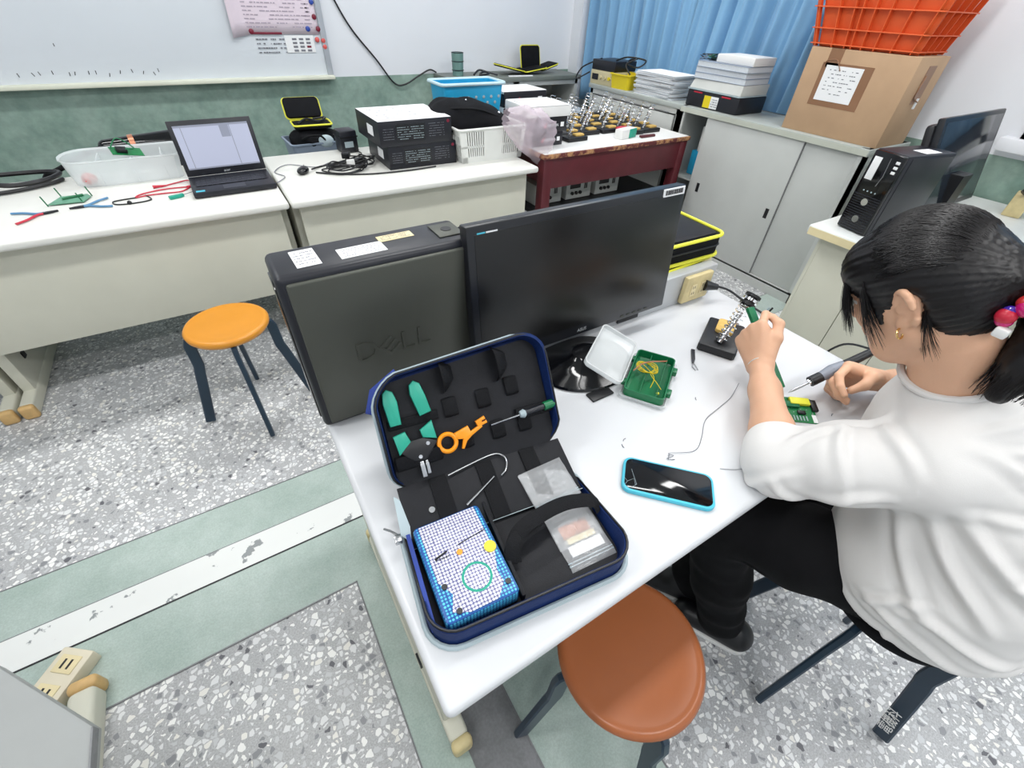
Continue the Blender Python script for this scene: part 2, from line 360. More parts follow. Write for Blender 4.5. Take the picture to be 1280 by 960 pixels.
# curtains
def curtain(y0, y1, z0, z1, nf, slant, label, seed):
    rg = random.Random(seed); ph = [rg.uniform(0, 6) for _ in range(4)]
    def f(u, v):
        y = y0+(y1-y0)*u+slant*(v-.2)*(z1-z0)*.5
        a = .5+.5*v
        x = XR-.085+.028*math.sin(u*nf*2*PI+ph[0]+.6*math.sin(v*2+ph[1]))+.012*math.sin(u*nf*4.3*PI+ph[2]+v)+.01*math.sin(u*nf*9+ph[3]-v*1.5)
        return Vector((x, y, z0+(z1-z0)*v))
    bb = B().quadgrid(f, int(nf*18), 16); o = bb.build('curtain', 'curtain', ang=180)
    md = o.modifiers.new('thick', 'SOLIDIFY'); md.thickness = .002
    tag(o, label, 'curtain', None); return o
curtain(2.78, 4.0, .7, 2.75, 9, 0, 'blue pleated curtain hanging in the room corner behind the yellow basket', 3)
curtain(1.62, 2.80, .7, 2.75, 8, -.16, 'blue pleated curtain falling behind the toolbox and beside the cardboard box', 5)
curtain(-.75, .56, 1.18, 2.75, 7, 0, 'blue curtain scrap hanging at the right window edge', 8)
# ---------------------------------------------------------------- whiteboard and what hangs on it
wb = thing('whiteboard', 'large white marker board with pale frame above the green wall band', 'whiteboard', (0, YB, .945))
B().bb(-2.2, .945, -.03, -.005, .0, 1.25).build('board_surface', mat('whiteboard_enamel', S(214, 220, 226), .22, var=.03, vs=1.2), wb)
b = B().bb(-2.22, .985, -.045, 0, 1.25, 1.29, .004).bb(.945, .985, -.045, 0, -.01, 1.25, .004).bb(-2.22, -2.2, -.045, 0, -.01, 1.25)
b.build('frame', mat('board_frame', S(176, 182, 190), .4), wb)
B().bb(-2.22, .985, -.085, 0, -.025, .0, .006).build('tray', mat('board_tray', S(226, 228, 210), .45), wb)
b = B(); rg = random.Random(3)
for k in range(14): b.box((-.85+.055*k+rg.uniform(-.02, .02), -.0305, .035+rg.uniform(0, .02)), (.004, .001, .02), rot=Matrix.Rotation(rg.uniform(-.5, .5), 3, 'Y'))
b.box((-.62, -.0305, .19), (.004, .001, .015))
b.build('marker_smudge', 'inkd', wb, kind='stuff')
yw = YB-.034
po = thing('poster', 'pinkish printed notice sheet held by round magnets on the whiteboard', 'poster', (.68, yw, 1.19))
def pf(u, v):
    x = -.29+.55*u; cur = max(0, .18-u)/.18
    return Vector((x-.03*cur*(1-v), -.002-.035*cur*cur*(1+.3*v), .62*v-.02*cur*(1-v)))
o = B().quadgrid(pf, 24, 8).build('sheet', 'pink', po); md = o.modifiers.new('t', 'SOLIDIFY'); md.thickness = .0008
bt = B(); scribble(bt, 26, .44, .56, 0, .8, .3, 5); bt.bm.transform(Matrix.Translation((0, -.004, .31)) @ Matrix.Rotation(PI/2, 4, 'X')); bt.build('small_print', mat('faint_print', S(176, 164, 178), .8), po)
B().bb(-.2, .0, -.009, -.003, .0, .012, .002).build('dark_strip', 'dkred', po, 'dark red strip along the lower edge')
cal = thing('calendar_chart', 'small photo grid sheet below the pink notice on the whiteboard', 'chart', (.79, yw, 1.095))
B().bb(-.1, .1, -.0015, 0, -.01, .09).build('sheet', 'paper', cal)
for i in range(4):
    for j in range(3): B().bb(-.05+j*.047, -.02+j*.047, -.003, -.0016, .062-i*.022, .074-i*.022).build('photo', 'dkred' if (i == 2 and j == 2) else 'ink', cal)
bt = B(); scribble(bt, 4, .2, .1, 0, .8, .3, 15); bt.bm.transform(Matrix.Translation((-.19, -.001, .03)) @ Matrix.Rotation(PI/2, 4, 'X')); o = bt.build('hand_writing', 'ink', cal)
mg = B().cyl((0, 0, 0), (0, -.008, 0), .0165, .014, n=20).cyl((0, -.008, 0), (0, -.010, 0), .014, .011, n=20).build('magnet', 'blue'); mesh0 = mg.data
def magnet(x, z_, m_, lab, first=[1]):
    if first: o = mg; first.clear(); o.data = mesh0.copy()
    else: o = mg.copy(); o.data = mesh0.copy(); C.objects.link(o)
    o.data.materials.clear(); o.data.materials.append(M[m_]); o.location = (x, yw-.004, z_); tag(o, lab, 'magnet', 'round magnets on the whiteboard')
magnet(.925, 1.372, 'blue', 'blue round magnet highest on the pink notice edge')
magnet(.925, 1.29, 'dkred', 'dark red round magnet below the blue one at the right edge of the notice')
magnet(.937, 1.222, 'dkred', 'dark red round magnet at lower right corner of the notice')
magnet(.865, 1.222, 'blue', 'blue round magnet near the lower right corner of the notice')
magnet(.485, 1.205, 'dkred', 'dark red round magnet at lower left corner of the notice')
magnet(.915, 1.16, 'ltred', 'coral round magnet nearest the photo grid')
magnet(.957, 1.155, 'ltred', 'coral round magnet just under the notice by the board frame')
magnet(.96, 1.118, 'ltred', 'coral round magnet lowest beside the board frame')
tag(B().tube(smooth_pts([(1.0, YB-.01, 1.62), (1.09, YB-.012, 1.40), (1.19, YB-.012, 1.22), (1.35, YB-.014, 1.03), (1.47, YB-.02, .875), (1.56, YB-.03, .86), (1.70, YB-.03, .92), (1.80, YB-.02, .955), (1.86, YB-.02, .935)]), .006).build('wall_cable', 'black'), 'black cable drooping across the back wall right of the whiteboard', 'cable')
# ---------------------------------------------------------------- desks
def desk(x0, x1, y0, y1, label, top='deskfar', panel_y=.07, panel=True, footmat='tan', h=.74, legs=(0, 1), fy=(0.0, 0.0)):
    t = thing('desk', label, 'desk', (x0, y0, 0)); W, D = x1-x0, y1-y0
    B().bb(0, W, 0, D, h-.032, h, .012, 3).build('worktop', top, t)
    if panel: B().bb(.035, W-.035, panel_y, panel_y+.018, .29, h-.034, .004).build('front_panel', 'beige', t)
    for k in legs:
        xa = .008+k*(W-.058)
        g = B(); g.bb(xa+.004, xa+.046, panel_y+.02, D-.08, .05, h-.034, .004)
        # slanted cheek from the foot to the top
        g.prism([(0, 0), (.12, 0), (.12, .62), (.02, .62)], 0, .04); g2 = None
        lo = B(); lo.bb(xa+.004, xa+.046, .14, D-.12, .05, h-.033, .006)
        for v in lo.bm.verts:
            if v.co.z > .4: pass
        g.bm.free()
        lo.build('leg', 'beige', t)
        ft = B().bb(xa, xa+.05, fy[0]+.03, D-.02+fy[1], .0, .065, .012, 3).build('foot', 'beige', t)
        for ye in (fy[0]+.005, D-.02+fy[1]): B().bb(xa-.002, xa+.052, ye, ye+.03, .0, .067, .012, 3).build('foot_cap', footmat, ft)
        B().bb(xa-.0015, xa+.0515, .25, .28, .16, .19).build('slot_cap', 'black', t) if not g2 else None
    return t
desk(-1.09, .196, 2.04, 2.82, 'cream-topped desk under the laptop and pliers along the back')
desk(.204, 1.53, 2.03, 2.82, 'cream-topped desk under the black device cartons and white basket')
desk(-2.4, -1.10, 2.04, 2.82, 'cream-topped desk at the far left edge, only its foot showing')
d0 = desk(0, 1.289, 0, .80, 'white desk in front with the open tool case and monitor', top='desk', panel=False, footmat='beigedk', fy=(.06, -.04))
# power rail standing on the front desk
t = thing('power_rail', 'grey upright socket rail along the back of the front desk', 'rail', (.44, .60, .74))
B().bb(0, .80, 0, .035, 0, .105, .003).build('rail_body', 'rail', t)
for x in (.42, .78): B().cyl((x, 0, .075), (x, -.003, .075), .005, n=10).build('screw', 'steel', t)
B().bb(.39, .47, -.006, 0, .01, .035).build('black_clip', 'black', t)
pl_ = B().bb(.645, .765, -.018, 0, .008, .098, .006).build('outlet_plate', 'beigedk', t, 'yellowed double outlet plate')
for x in (.672, .716):
    so_ = B().bb(x, x+.022, -.020, -.017, .03, .07).build('socket', 'cream', pl_)
    B().bb(x+.006, x+.0075, -.0208, -.0195, .036, .044).bb(x+.0145, x+.016, -.0208, -.0195, .036, .044).bb(x+.006, x+.0075, -.0208, -.0195, .056, .064).bb(x+.0145, x+.016, -.0208, -.0195, .056, .064).build('slots', 'black', pl_)
tag(B().tube(smooth_pts([(1.19, .575, .795), (1.215, .56, .79), (1.245, .535, .78), (1.262, .50, .765), (1.275, .45, .752), (1.27, .40, .7455), (1.20, .40, .7455)]), .0035).cyl((1.172, .578, .797), (1.205, .555, .793), .017, .009).build('power_plug', 'black'), 'black plug with cord pushed into the yellowed outlet', 'plug')
# low desk bottom left
t = thing('low_desk', 'grey low desk top cutting into the bottom left corner', 'desk', (-.46, .30, 0))
B().prism([(0, 0), (-.14, .18), (-1.2, .62), (-1.2, -1.2), (0, -1.2)], .575, .605, .006).build('worktop', mat('grey_laminate', S(146, 149, 148), .45), t)
B().bb(-.001, .0015, -.10, -.003, .590, .6056).build('edge_seam', 'dark_strip', t)
B().bb(-.33, -.28, -.9, .2, .05, .575, .004).build('leg', 'beige', t)
ft = B().bb(-.335, -.275, -1.0, .39, 0, .07, .015, 3).build('foot', 'beige', t)
B().bb(-.338, -.272, .385, .42, 0, .072, .014, 3).build('foot_cap', 'tan', ft)
t = thing('floor_socket_box', 'cream twin socket box lying on the floor by the low desk', 'socket', (-.835, .765, 0), math.radians(-38))
B().bb(-.045, .045, -.075, .075, 0, .045, .006).build('box', mat('cream_plastic', S(216, 208, 186), .5), t)
for y in (-.035, .035):
    s_ = B().bb(-.028, .028, y-.022, y+.022, .0452, .0475, .002).build('socket', 'cream', t)
    B().bb(-.012, -.006, y-.012, y+.012, .0474, .048).bb(.006, .012, y-.012, y+.012, .0474, .048).build('slot', 'black', s_)
# ---------------------------------------------------------------- stools
def stool(loc, rz, seat, label, seatlab, scale=1.0, h=.46):
    t = thing('stool', label, 'stool', loc, rz)
    pr = [(.0, h-.034), (.10, h-.034), (.142, h-.032), (.150, h-.022), (.152, h-.010), (.146, h-.002), (.138, h+.001), (.130, h-.001), (.10, h-.001), (0.0, h-.001)]
    B().lathe(pr, n=56, caps=False).build('seat', seat, t, ang=60)
    B().lathe([(.0, h-.05), (.11, h-.05), (.11, h-.034), (0, h-.034)], n=24, caps=False).build('seat_plate', 'navyleg', t)
    for k in range(4):
        a = k*PI/2; g = B()
        pts = [(.085, h-.04), (.135, h-.055), (.158, h-.15), (.205, .01)]
        W = .009; th = .019
        P = [Vector((r*math.cos(a), r*math.sin(a), zz)) for r, zz in [(.06, h-.043), (.130, h-.044), (.144, h-.050), (.149, h-.064), (.152, h-.155), (.1545, h-.17), (.159, h-.185), (.215, .012)]]
        n_ = Vector((-math.sin(a), math.cos(a), 0)); bm = g.bm; rings = []
        for i, p_ in enumerate(P):
            d = (P[min(i+1, len(P)-1)]-P[max(i-1, 0)]).normalized(); o_ = d.cross(n_).normalized()
            rings.append([bm.verts.new(p_+n_*sx*W+o_*sy*th) for sx, sy in ((-1, -.8), (-.6, -1), (.6, -1), (1, -.8), (1, .8), (.6, 1), (-.6, 1), (-1, .8))])
        for A, Bq in zip(rings, rings[1:]):
            for j in range(8): bm.faces.new((A[j], A[(j+1) % 8], Bq[(j+1) % 8], Bq[j]))
        bm.faces.new(rings[0][::-1]); bm.faces.new(rings[-1]); bmesh.ops.recalc_face_normals(bm, faces=bm.faces)
        g.build('leg', 'navyleg', t)
    return t
def smooth2(p_):
    return [(v.x, v.y) for v in smooth_pts([(a, b_, 0) for a, b_ in p_], 4)]
stool((-.19, 1.655, 0), math.radians(0), 'orangeseat', 'stool with glossy yellow-orange round seat by the far desk', '')
stool((.385, -.03, 0), math.radians(-15), 'brownseat', 'stool with brown-orange round seat pushed against the front desk', '')
st3 = stool((1.01, -.265, 0), math.radians(-2), 'blackm', 'dark stool the woman sits on, white characters painted on a leg', '')
text('painted_characters', '\u96fb\u6a5f\u79d1', .034, Matrix.Translation((0, 0, 0)) @ frame((-.0225, -.191, .112), (0, .25, .97), (0, .97, -.25)), 'white', st3)
# ================================================================= ON THE FRONT DESK
H = .74
RX = lambda a: Matrix.Rotation(a, 4, 'X')
# ---- desktop computer, side panel facing the camera
pc = thing('computer_tower', 'grey and black tower computer with raised maker letters on its side panel', 'computer', (-.004, .60, H))
B().bb(0, .372, 0, .115, 0, .358, .012, 3).build('case', 'pcblack', pc)
B().bb(.014, .362, -.006, .004, .012, .345, .006, 3).build('side_panel', 'pcgrey', pc, 'brushed olive-grey side panel')
B().bb(-.003, .004, .02, .095, .02, .33, .002).build('front_trim', 'gloss', pc)
B().bb(.31, .362, .028, .09, .358, .3605, .001).build('latch_recess', 'pcgrey', pc)
B().cyl((.337, .06, .3606), (.337, .06, .3612), .011, n=16).build('latch_mark', 'black', pc)
B().tube([(.372, .05, .345), (.386, .05, .35), (.39, .065, .35), (.386, .08, .35), (.372, .08, .345)], .004).build('lock_loop', 'pcblack', pc)
for (x, y, w_, d_, m_, r_) in ((.062, .058, .042, .07, 'paper', .03), (.160, .045, .085, .042, 'paper', .02), (.235, .075, .07, .026, 'cream', .02)):
    g = B(); g.T = Matrix.Translation((x, y, .3584)) @ Matrix.Rotation(r_, 4, 'Z'); g.box((0, 0, 0), (w_, d_, .0008), .0001)
    s_ = g.build('sticker', m_, pc)
    g = B(); g.T = Matrix.Translation((x, y, .359)) @ Matrix.Rotation(r_, 4, 'Z'); scribble(g, 5, w_*.82, d_*.8, 0, .7, .3, int(x*100)); g.build('print', 'ink', s_)
# raised wordmark with the slanted E
mt = frame((.205, -.0062, .098), (1, 0, 0), (0, 0, 1))
sp = bpy.data.objects['side_panel']
text('letter', 'D', .066, frame((.120, -.0062, .170), (1, 0, 0), (0, 0, 1)), 'pcgrey', sp, .0022, bold=-.0005)
text('letter', 'L', .066, frame((.205, -.0062, .170), (1, 0, 0), (0, 0, 1)), 'pcgrey', sp, .0022, bold=-.0005)
text('letter', 'L', .066, frame((.240, -.0062, .170), (1, 0, 0), (0, 0, 1)), 'pcgrey', sp, .0022, bold=-.0005)
g = B(); g.T = Matrix.Translation((.168, -.0062, .170)) @ Matrix.Rotation(math.radians(42), 4, Vector((0, -1, 0)))
g.box((-.014, 0, 0), (.006, .004, .034), .001)
for k in (-1, 0, 1): g.box((.002, 0, k*.0135), (.030, .004, .0055), .001)
g.build('letter', 'pcgrey', sp)
# ---- monitor
mo = thing('monitor', 'black widescreen monitor standing in the middle of the front desk, switched off', 'monitor', (.655, .570, H))
RZ = Matrix.Rotation(math.radians(-6), 4, 'X')
g = B(); g.T = Matrix.Translation((0, 0, .217)) @ RZ
g.bb(-.315, .295, -.005, .026, -.155, .172, .004, 2); pan = g.build('housing', 'bezel', mo)
g = B(); g.T = Matrix.Translation((0, 0, .217)) @ RZ
g.bb(-.298, .278, -.0062, -.004, -.125, .155, .0005).build('screen_panel', 'screen', mo)
g = B(); g.T = Matrix.Translation((0, 0, .217)) @ RZ
g.bb(-.16, .15, .03, .06, -.10, .12, .02).build('rear_shell', 'bezel', mo)
g = B(); g.T = Matrix.Translation((0, 0, .217)) @ RZ
for k in range(5): g.bb(.13+k*.022, .14+k*.022, -.0058, -.004, -.146, -.142)
g.build('buttons', 'pcgrey', mo)
text('maker_mark', 'ASUS', .013, Matrix.Translation((-.005, -.0052, .217)) @ RZ @ Matrix.Translation((0, 0, -.141)) @ Matrix.Rotation(PI/2, 4, 'X'), 'rail', mo, .0003)
g = B(); g.T = Matrix.Translation((0, 0, .217)) @ RZ
g.bb(-.292, -.274, -.0056, -.0045, .135, .158).build('sticker', 'cyan', mo)
g = B(); g.T = Matrix.Translation((0, 0, .217)) @ RZ
s_ = g.bb(-.272, -.246, -.0056, -.0045, .135, .158).build('sticker', 'paper', mo)
text('print', '409', .015, Matrix.Translation((0, -.0002, .217)) @ RZ @ Matrix.Translation((-.259, -.0057, .146)) @ Matrix.Rotation(PI/2, 4, 'X'), 'inkd', s_, .0002)
g = B(); g.T = Matrix.Translation((0, 0, .217)) @ RZ
s_ = g.bb(.215, .288, -.0068, -.0045, .152, .170).build('sticker', 'paper', mo)
g = B(); scribble(g, 1, .06, .018, 0, 1, .6, 4); g.bm.transform(Matrix.Translation((0, 0, .217)) @ RZ @ Matrix.Translation((.2515, -.007, .161)) @ RX(PI/2)); g.build('print', 'inkd', s_)
g = B()
g.lathe([(.0, 0), (.132, 0), (.136, .004), (.132, .009), (.09, .018), (.05, .030), (.04, .042), (0, .044)], (-.02, -.065, 0), 48, caps=False)
for v in g.bm.verts: v.co.y = -.065+(v.co.y+.065)*.8
g.build('base', 'gloss', mo)
B().prism([(-.055, .036), (.035, .036), (.03, .062), (-.05, .062)], .0, .2, .004).build('neck', 'bezel', mo)
B().bb(-.095, -.03, -.195, -.165, 0, .006, .002).build('base_foot', 'black', mo)
# ---- yellow-trimmed cases stacked behind the rail
def zipcase(name, loc, rz, label, w_=.30, d_=.22, h_=.072):
    t = thing(name, label, 'tool case', loc, rz, 'yellow trimmed zip cases behind the monitor')
    B().prism(rrect(w_, d_, .03), .004, h_-.004, .008).build('case_body', 'blackm', t)
    for zz in (.004, h_-.004):
        B().tube([(x, y, zz) for x, y in rrect(w_+.006, d_+.006, .033)], .0055, 8, closed=True).build('edge_trim', 'lime', t, 'bright yellow piped edge')
    B().tube([(x, y, h_/2) for x, y in rrect(w_+.002, d_+.002, .03)], .003, 6, closed=True).build('zip', 'black', t)
    B().prism(rrect(w_-.03, d_-.03, .02), h_-.004, h_-.001, .001).build('cover_panel', 'foam', t)
    return t
zipcase('zip_case', (1.125, .755, H+.035), math.radians(4), 'black yellow-trimmed zip case, lower of the pair behind the monitor', .29)
zipcase('zip_case', (1.135, .755, H+.112), math.radians(-2), 'black yellow-trimmed zip case, top of the pair behind the monitor', .30)
tag(B().bb(.99, 1.28, .66, .79, H, H+.033, .004).build('flat_carton', 'white'), 'flat white carton under the yellow-trimmed zip cases', 'carton')
tag(B().box((1.315, .675, H+.07), (.05, .05, .14), .006).box((1.315, .675, H+.142), (.05, .05, .004), .001).build('small_box', 'cream'), 'small cream box standing beside the zip cases at the rail end', 'box')
bpy.data.objects['small_box'].location = (-.065, .0, -.02+.02)
# ---- the open tool case: base tray, spine flap and lid leaning back
A8 = math.radians(-8)
tc_ = thing('tool_case', 'open navy blue zip tool case with black lining on the front desk', 'tool case', (.035, .09, H), A8)
def shell(w0, d0, h_, r, cx, cy, th=.006, flare=.0):
    g = B(); bm = g.bm
    prof = [(-flare, 0.0, 0), (-.002, .012, 0), (0, h_*.5, 0), (0, h_, 0), (-th, h_+.001, 0), (-th-.001, h_*.5, 0), (-th-.002, .008, 0)]
    rings = []
    for (o_, zz, _) in prof:
        poly = rrect(w0+2*o_, d0+2*o_, max(.005, r+o_), 6, cx, cy)
        rings.append([bm.verts.new((x, y, zz)) for x, y in poly])
    for A, Bq in zip(rings, rings[1:]):
        n = len(A)
        for j in range(n): bm.faces.new((A[j], A[(j+1) % n], Bq[(j+1) % n], Bq[j]))
    bm.faces.new(rings[0][::-1]); bm.faces.new(rings[-1]); return g
CW, CD = .345, .232
g = shell(CW, CD, .048, .045, .158, .098)
rg = random.Random(2)
def bfall(y): return 1-.86*max(0, min(1, (y-.12)/.06))
def lidfix(v):
    if v.co.y < .075: v.co.z *= 1-.75*max(0, min(1, (.075-v.co.y)/.05))
    v.co.y *= 1-.16*max(0, (-v.co.x+.02)/.19)**2
for v in g.bm.verts:
    v.co.z *= bfall(v.co.y)
    n_ = noise.noise(v.co*14); v.co.x += n_*.003*(v.co.z/.05); v.co.z += n_*.004*(v.co.z/.05)
g.build('base_shell', 'navy', tc_)
g = B().tube([(x, y, .004) for x, y in rrect(CW+.008, CD+.008, .048, 6, .158, .098)], .0045, 8, closed=True); g.build('piping', 'pipe', tc_)
B().tube([(x, y, .050*bfall(y)+.001) for x, y in rrect(CW-.004, CD-.004, .043, 6, .158, .098)], .0022, 6, closed=True).build('zip', 'black', tc_)
B().prism(rrect(CW-.022, CD-.022, .035, 6, .158, .098), .009, .013).build('base_board', 'foam', tc_)
g = B().bb(.130, .136, .0, .18, .012, .032, .001); g.build('divider', 'foam', tc_)
# lining strip seen on the left wall
B().prism([(-.011, .01), (-.004, .01), (-.004, .16), (-.011, .16)], .012, .045, .001).build('lining', 'navylt', tc_)
# spine flap board with straps
SO = Vector((.158, .200, .036)); sa = math.radians(18)
FR = frame(SO, (1, 0, 0), (0, math.cos(sa), math.sin(sa)))
g = B(); g.T = FR; fl = g.bb(-.163, .163, -.058, .052, -.001, .002, .0008).build('spine_flap', 'foam', tc_)
for x in (-.09, -.0, .09):
    g = B(); g.T = FR; g.bb(x-.016, x+.016, -.057, .051, .0025, .0055, .001).build('elastic_strap', 'strap', fl)
g = B(); g.T = FR; g.cyl((-.115, -.005, .002), (-.115, -.005, .006), .0055, n=14); g.build('snap_stud', 'chrome', fl)
g = B(); g.T = FR; g.bb(-.165, .165, -.0590, -.058, .0, .0024).build('edge_line', 'pipe', fl)
g = B(); g.T = FR; g.prism([(-.176, -.03), (-.162, -.045), (-.158, -.02), (-.163, .03), (-.172, .04)], 0, .003).build('pale_side_gusset', 'pipe', tc_)
# lid
LA = math.radians(50)
LO = Vector((.158, .245, .028)); LFm = frame(LO, (1, 0, 0), (0, math.cos(LA), math.sin(LA)))
def lidshell():
    g = shell(CW-.01, .232, .042, .05, 0, .128)
    for v in g.bm.verts:
        lidfix(v)
        n_ = noise.noise(v.co*12+Vector((5, 1, 0))); v.co.z += n_*.006*(v.co.z/.04); v.co.y += n_*.002
    g.bm.transform(LFm); return g
lid = lidshell().build('lid_shell', 'navy', tc_)
g = B(); g.tube([(x, y, -.002) for x, y in rrect(CW-.008, .232, .050, 6, 0, .128)], .0035, 8, closed=True)
for v in g.bm.verts: lidfix(v)
g.bm.transform(LFm); g.build('piping', 'pipe', tc_)
g = B(); g.tube([(x, y, .044) for x, y in rrect(CW-.014, .228, .048, 6, 0, .128)], .0022, 6, closed=True)
for v in g.bm.verts: lidfix(v)
g.bm.transform(LFm); g.build('zip', 'black', tc_)
g = B(); g.T = LFm; g.prism([(x, y*(1-.16*max(0, (-x+.02)/.19)**2)) for x, y in rrect(CW-.03, .212, .03, 6, 0, .126)], .010, .014); lb = g.build('lid_board', 'foam', tc_)
g = B(); g.T = LFm; g.prism([(-.182, .165), (-.165, .205), (-.115, .232), (-.10, .20), (-.155, .15)], -.016, -.006, .003); g.build('outer_pocket', 'navylt', tc_)
def loop(x, y, w_, l_, hgt, par=lb):
    g = B(); pts = smooth_pts([(x, y-l_/2, .014), (x, y-l_*.35, .014+hgt), (x, y+l_*.35, .014+hgt), (x, y+l_/2, .014)], 5)
    g.T = LFm
    g.tube(pts, 1, 8, flat=(w_/2, .0016)); return g.build('elastic_loop', 'strap', par)
loop(-.03, .20, .030, .045, .020); loop(.075, .20, .032, .05, .024)
for x, y in ((-.035, .14), (.03, .14), (.09, .15), (-.02, .075), (.045, .075), (.10, .075)):
    loop(x, y, .026, .035, .006)
g = B(); g.T = LFm; g.bb(-.152, -.06, .125, .143, .016, .021, .002).build('elastic_band', 'strap', lb)
g = B(); g.T = LFm; g.bb(-.155, -.07, .052, .078, .016, .03, .004).build('holder_pocket', 'blackm', lb)
g = B(); g.T = LFm; g.bb(.085, .165, .082, .104, .016, .027, .003).build('elastic_band', 'strap', lb)
# strap across base and loose buckle strap
BM_ = Matrix.Translation((0, 0, 0))
B().tube(smooth_pts([(.135, .06, .025), (.16, .088, .05), (.20, .10, .058), (.26, .108, .055), (.312, .10, .045), (.322, .085, .03)], 6), 1, 8, flat=(.013, .0018)).build('elastic_strap', 'strap', tc_)
B().tube(smooth_pts([(.14, .055, .028), (.148, .075, .045), (.175, .088, .05), (.21, .095, .053)], 6), 1, 8, flat=(.013, .0018)).build('elastic_strap', 'strap', tc_)
# zip pull at left
B().tube([(-.022, .17, .035), (-.032, .185, .03), (-.042, .20, .02)], .002).bb(-.03, -.018, .155, .170, .03, .04, .002).build('zip_pull', 'steel', tc_)
# ---- things held in the case: world matrices so that each is top-level
TC = Matrix.Translation((.035, .09, H)) @ Matrix.Rotation(A8, 4, 'Z')
def placed(name, label, cat, m, group=None):
    t = thing(name, label, cat); t.matrix_world = m
    if group: t['group'] = group
    return t
# net-wrapped device
t = placed('packed_device', 'blue device wrapped in white and blue foam netting, left side of the tool case', 'device', TC @ Matrix.Translation((.064, .083, .013)) @ Matrix.Rotation(math.radians(3), 4, 'Z'))
g = B().prism(rrect(.118, .168, .008), .0, .036, .005); g.build('net_sleeve', 'netblue', t)
B().prism([(-.045, -.07), (-.02, -.08), (.025, -.08), (.042, -.06), (.04, -.04), (.05, -.01), (.05, .08), (-.05, .08), (-.05, -.02), (-.035, -.045)], .0355, .0372, .0005).build('label_panel', 'net', t)
B().lathe([(.020, .0372), (.022, .0382), (.024, .0372)], (.008, -.036, 0), 28, caps=False).build('dial_ring', 'teal', t)
B().cyl((.046, .0, .036), (.046, .0, .0395), .010, n=18).build('warning_disc', 'yellow', t, 'round yellow disc')
B().cyl((-.002, .012, .037), (-.002, .012, .0385), .005, n=14).build('spot', 'orange', t)
B().tube([(-.042, .016, .0378), (-.02, .022, .0378)], .0016).tube([(.0, .025, .0378), (.05, .032, .0378)], .0008).build('dark_line', 'black', t)
text('print', 'Power', .009, Matrix.Translation((-.03, .014, .0376)), 'inkd', t, .0002)
for x, y in ((-.043, -.03), (.048, -.063), (-.035, -.072)): B().cyl((x, y, .036), (x, y, .0385), .0045, n=12).build('corner_screw', 'black', t)
# plastic bags with parts
def bag(name, label, m, w_, d_, seed):
    t = placed(name, label, 'plastic bag', m, 'zip bags in the tool case')
    def f(s_):
        def q(u, v):
            x, y = (u-.5)*w_, (v-.5)*d_; e = min(u, 1-u, v, 1-v)*8; e = min(1, e)
            n_ = noise.noise(Vector((x*60+seed, y*60, s_)))*.0035+noise.noise(Vector((x*160, y*120, seed)))*.0014
            return Vector((x+noise.noise(Vector((y*40, seed, 0)))*.002, y, (.005 if s_ > 0 else .0)+ (.0035*e+abs(n_)*e if s_ > 0 else 0)))
        return q
    B().quadgrid(f(1), 26, 34).build('bag_film', 'film', t, ang=25); B().quadgrid(f(-1), 4, 4).build('bag_film', 'film', t)
    for yy in (.36, .41): B().tube([(-w_*.5, -d_*yy, .006), (w_*.5, -d_*yy, .006)], .0011, 6).build('zip_strip', 'pipe', t)
    return t
t = bag('parts_bag', 'clear zip bag holding paper and copper parts under the black strap', TC @ Matrix.Translation((.268, .062, .0145)) @ Matrix.Rotation(math.radians(2), 4, 'Z') @ RX(.12), .088, .105, 3)
B().bb(-.03, .036, -.03, -.012, .001, .0035).build('paper_slip', 'paper', t); B().bb(-.025, .03, -.008, .002, .001, .0025).build('paper_slip', 'cream', t)
for k in range(14): B().bb(-.028+k*.004, -.026+k*.004, .003, .026, .001, .003).build('copper_part', 'copper', t)
bag('parts_bag', 'crumpled empty clear bag at the back right of the tool case tray', TC @ Matrix.Translation((.262, .168, .03)) @ Matrix.Rotation(math.radians(6), 4, 'Z') @ RX(.25), .094, .08, 11)
# crimping pliers: green handles upwards in the lid
t = placed('crimping_pliers', 'crimping pliers with teal green handles strapped in the case lid', 'pliers', TC @ LFm @ Matrix.Translation((-.108, .135, .022)))
g = lambda pts, r, m_, n_='handle', lab=None: B().tube(smooth_pts(pts, 6), 1, 10, flat=(r, .006)).build(n_, m_, t, lab)
B().prism([(-.040, -.002), (-.043, .04), (-.040, .058), (-.032, .064), (-.022, .058), (-.018, .04), (-.020, -.002)], 0, .010, .003).build('handle', 'teal', t)
B().prism([(.014, .004), (.006, .045), (.008, .062), (.017, .069), (.027, .062), (.032, .04), (.036, .008)], 0, .010, .003).build('handle', 'teal', t)
B().prism([(-.040, -.02), (-.018, -.016), (-.012, -.036), (-.036, -.055)], 0, .010, .002).build('handle_throat', 'teal', t)
B().prism([(.008, -.020), (.032, -.008), (.034, -.042), (.010, -.034)], 0, .010, .002).build('handle_throat', 'teal', t)
B().prism([(-.034, -.050), (-.012, -.034), (.010, -.034), (.034, -.046), (.02, -.062), (.008, -.074), (-.012, -.072), (-.024, -.062)], 0, .009, .002).build('jaw_body', 'black', t)
for x, y in ((-.002, -.066), (.016, -.046)): B().cyl((x, y, .008), (x, y, .0105), .0035, n=12).build('pivot', 'chrome', t)
B().bb(-.006, .002, -.104, -.074, .0, .008, .001).bb(.004, .010, -.10, -.074, .0, .008, .001).build('jaw_tip', 'steel', t)
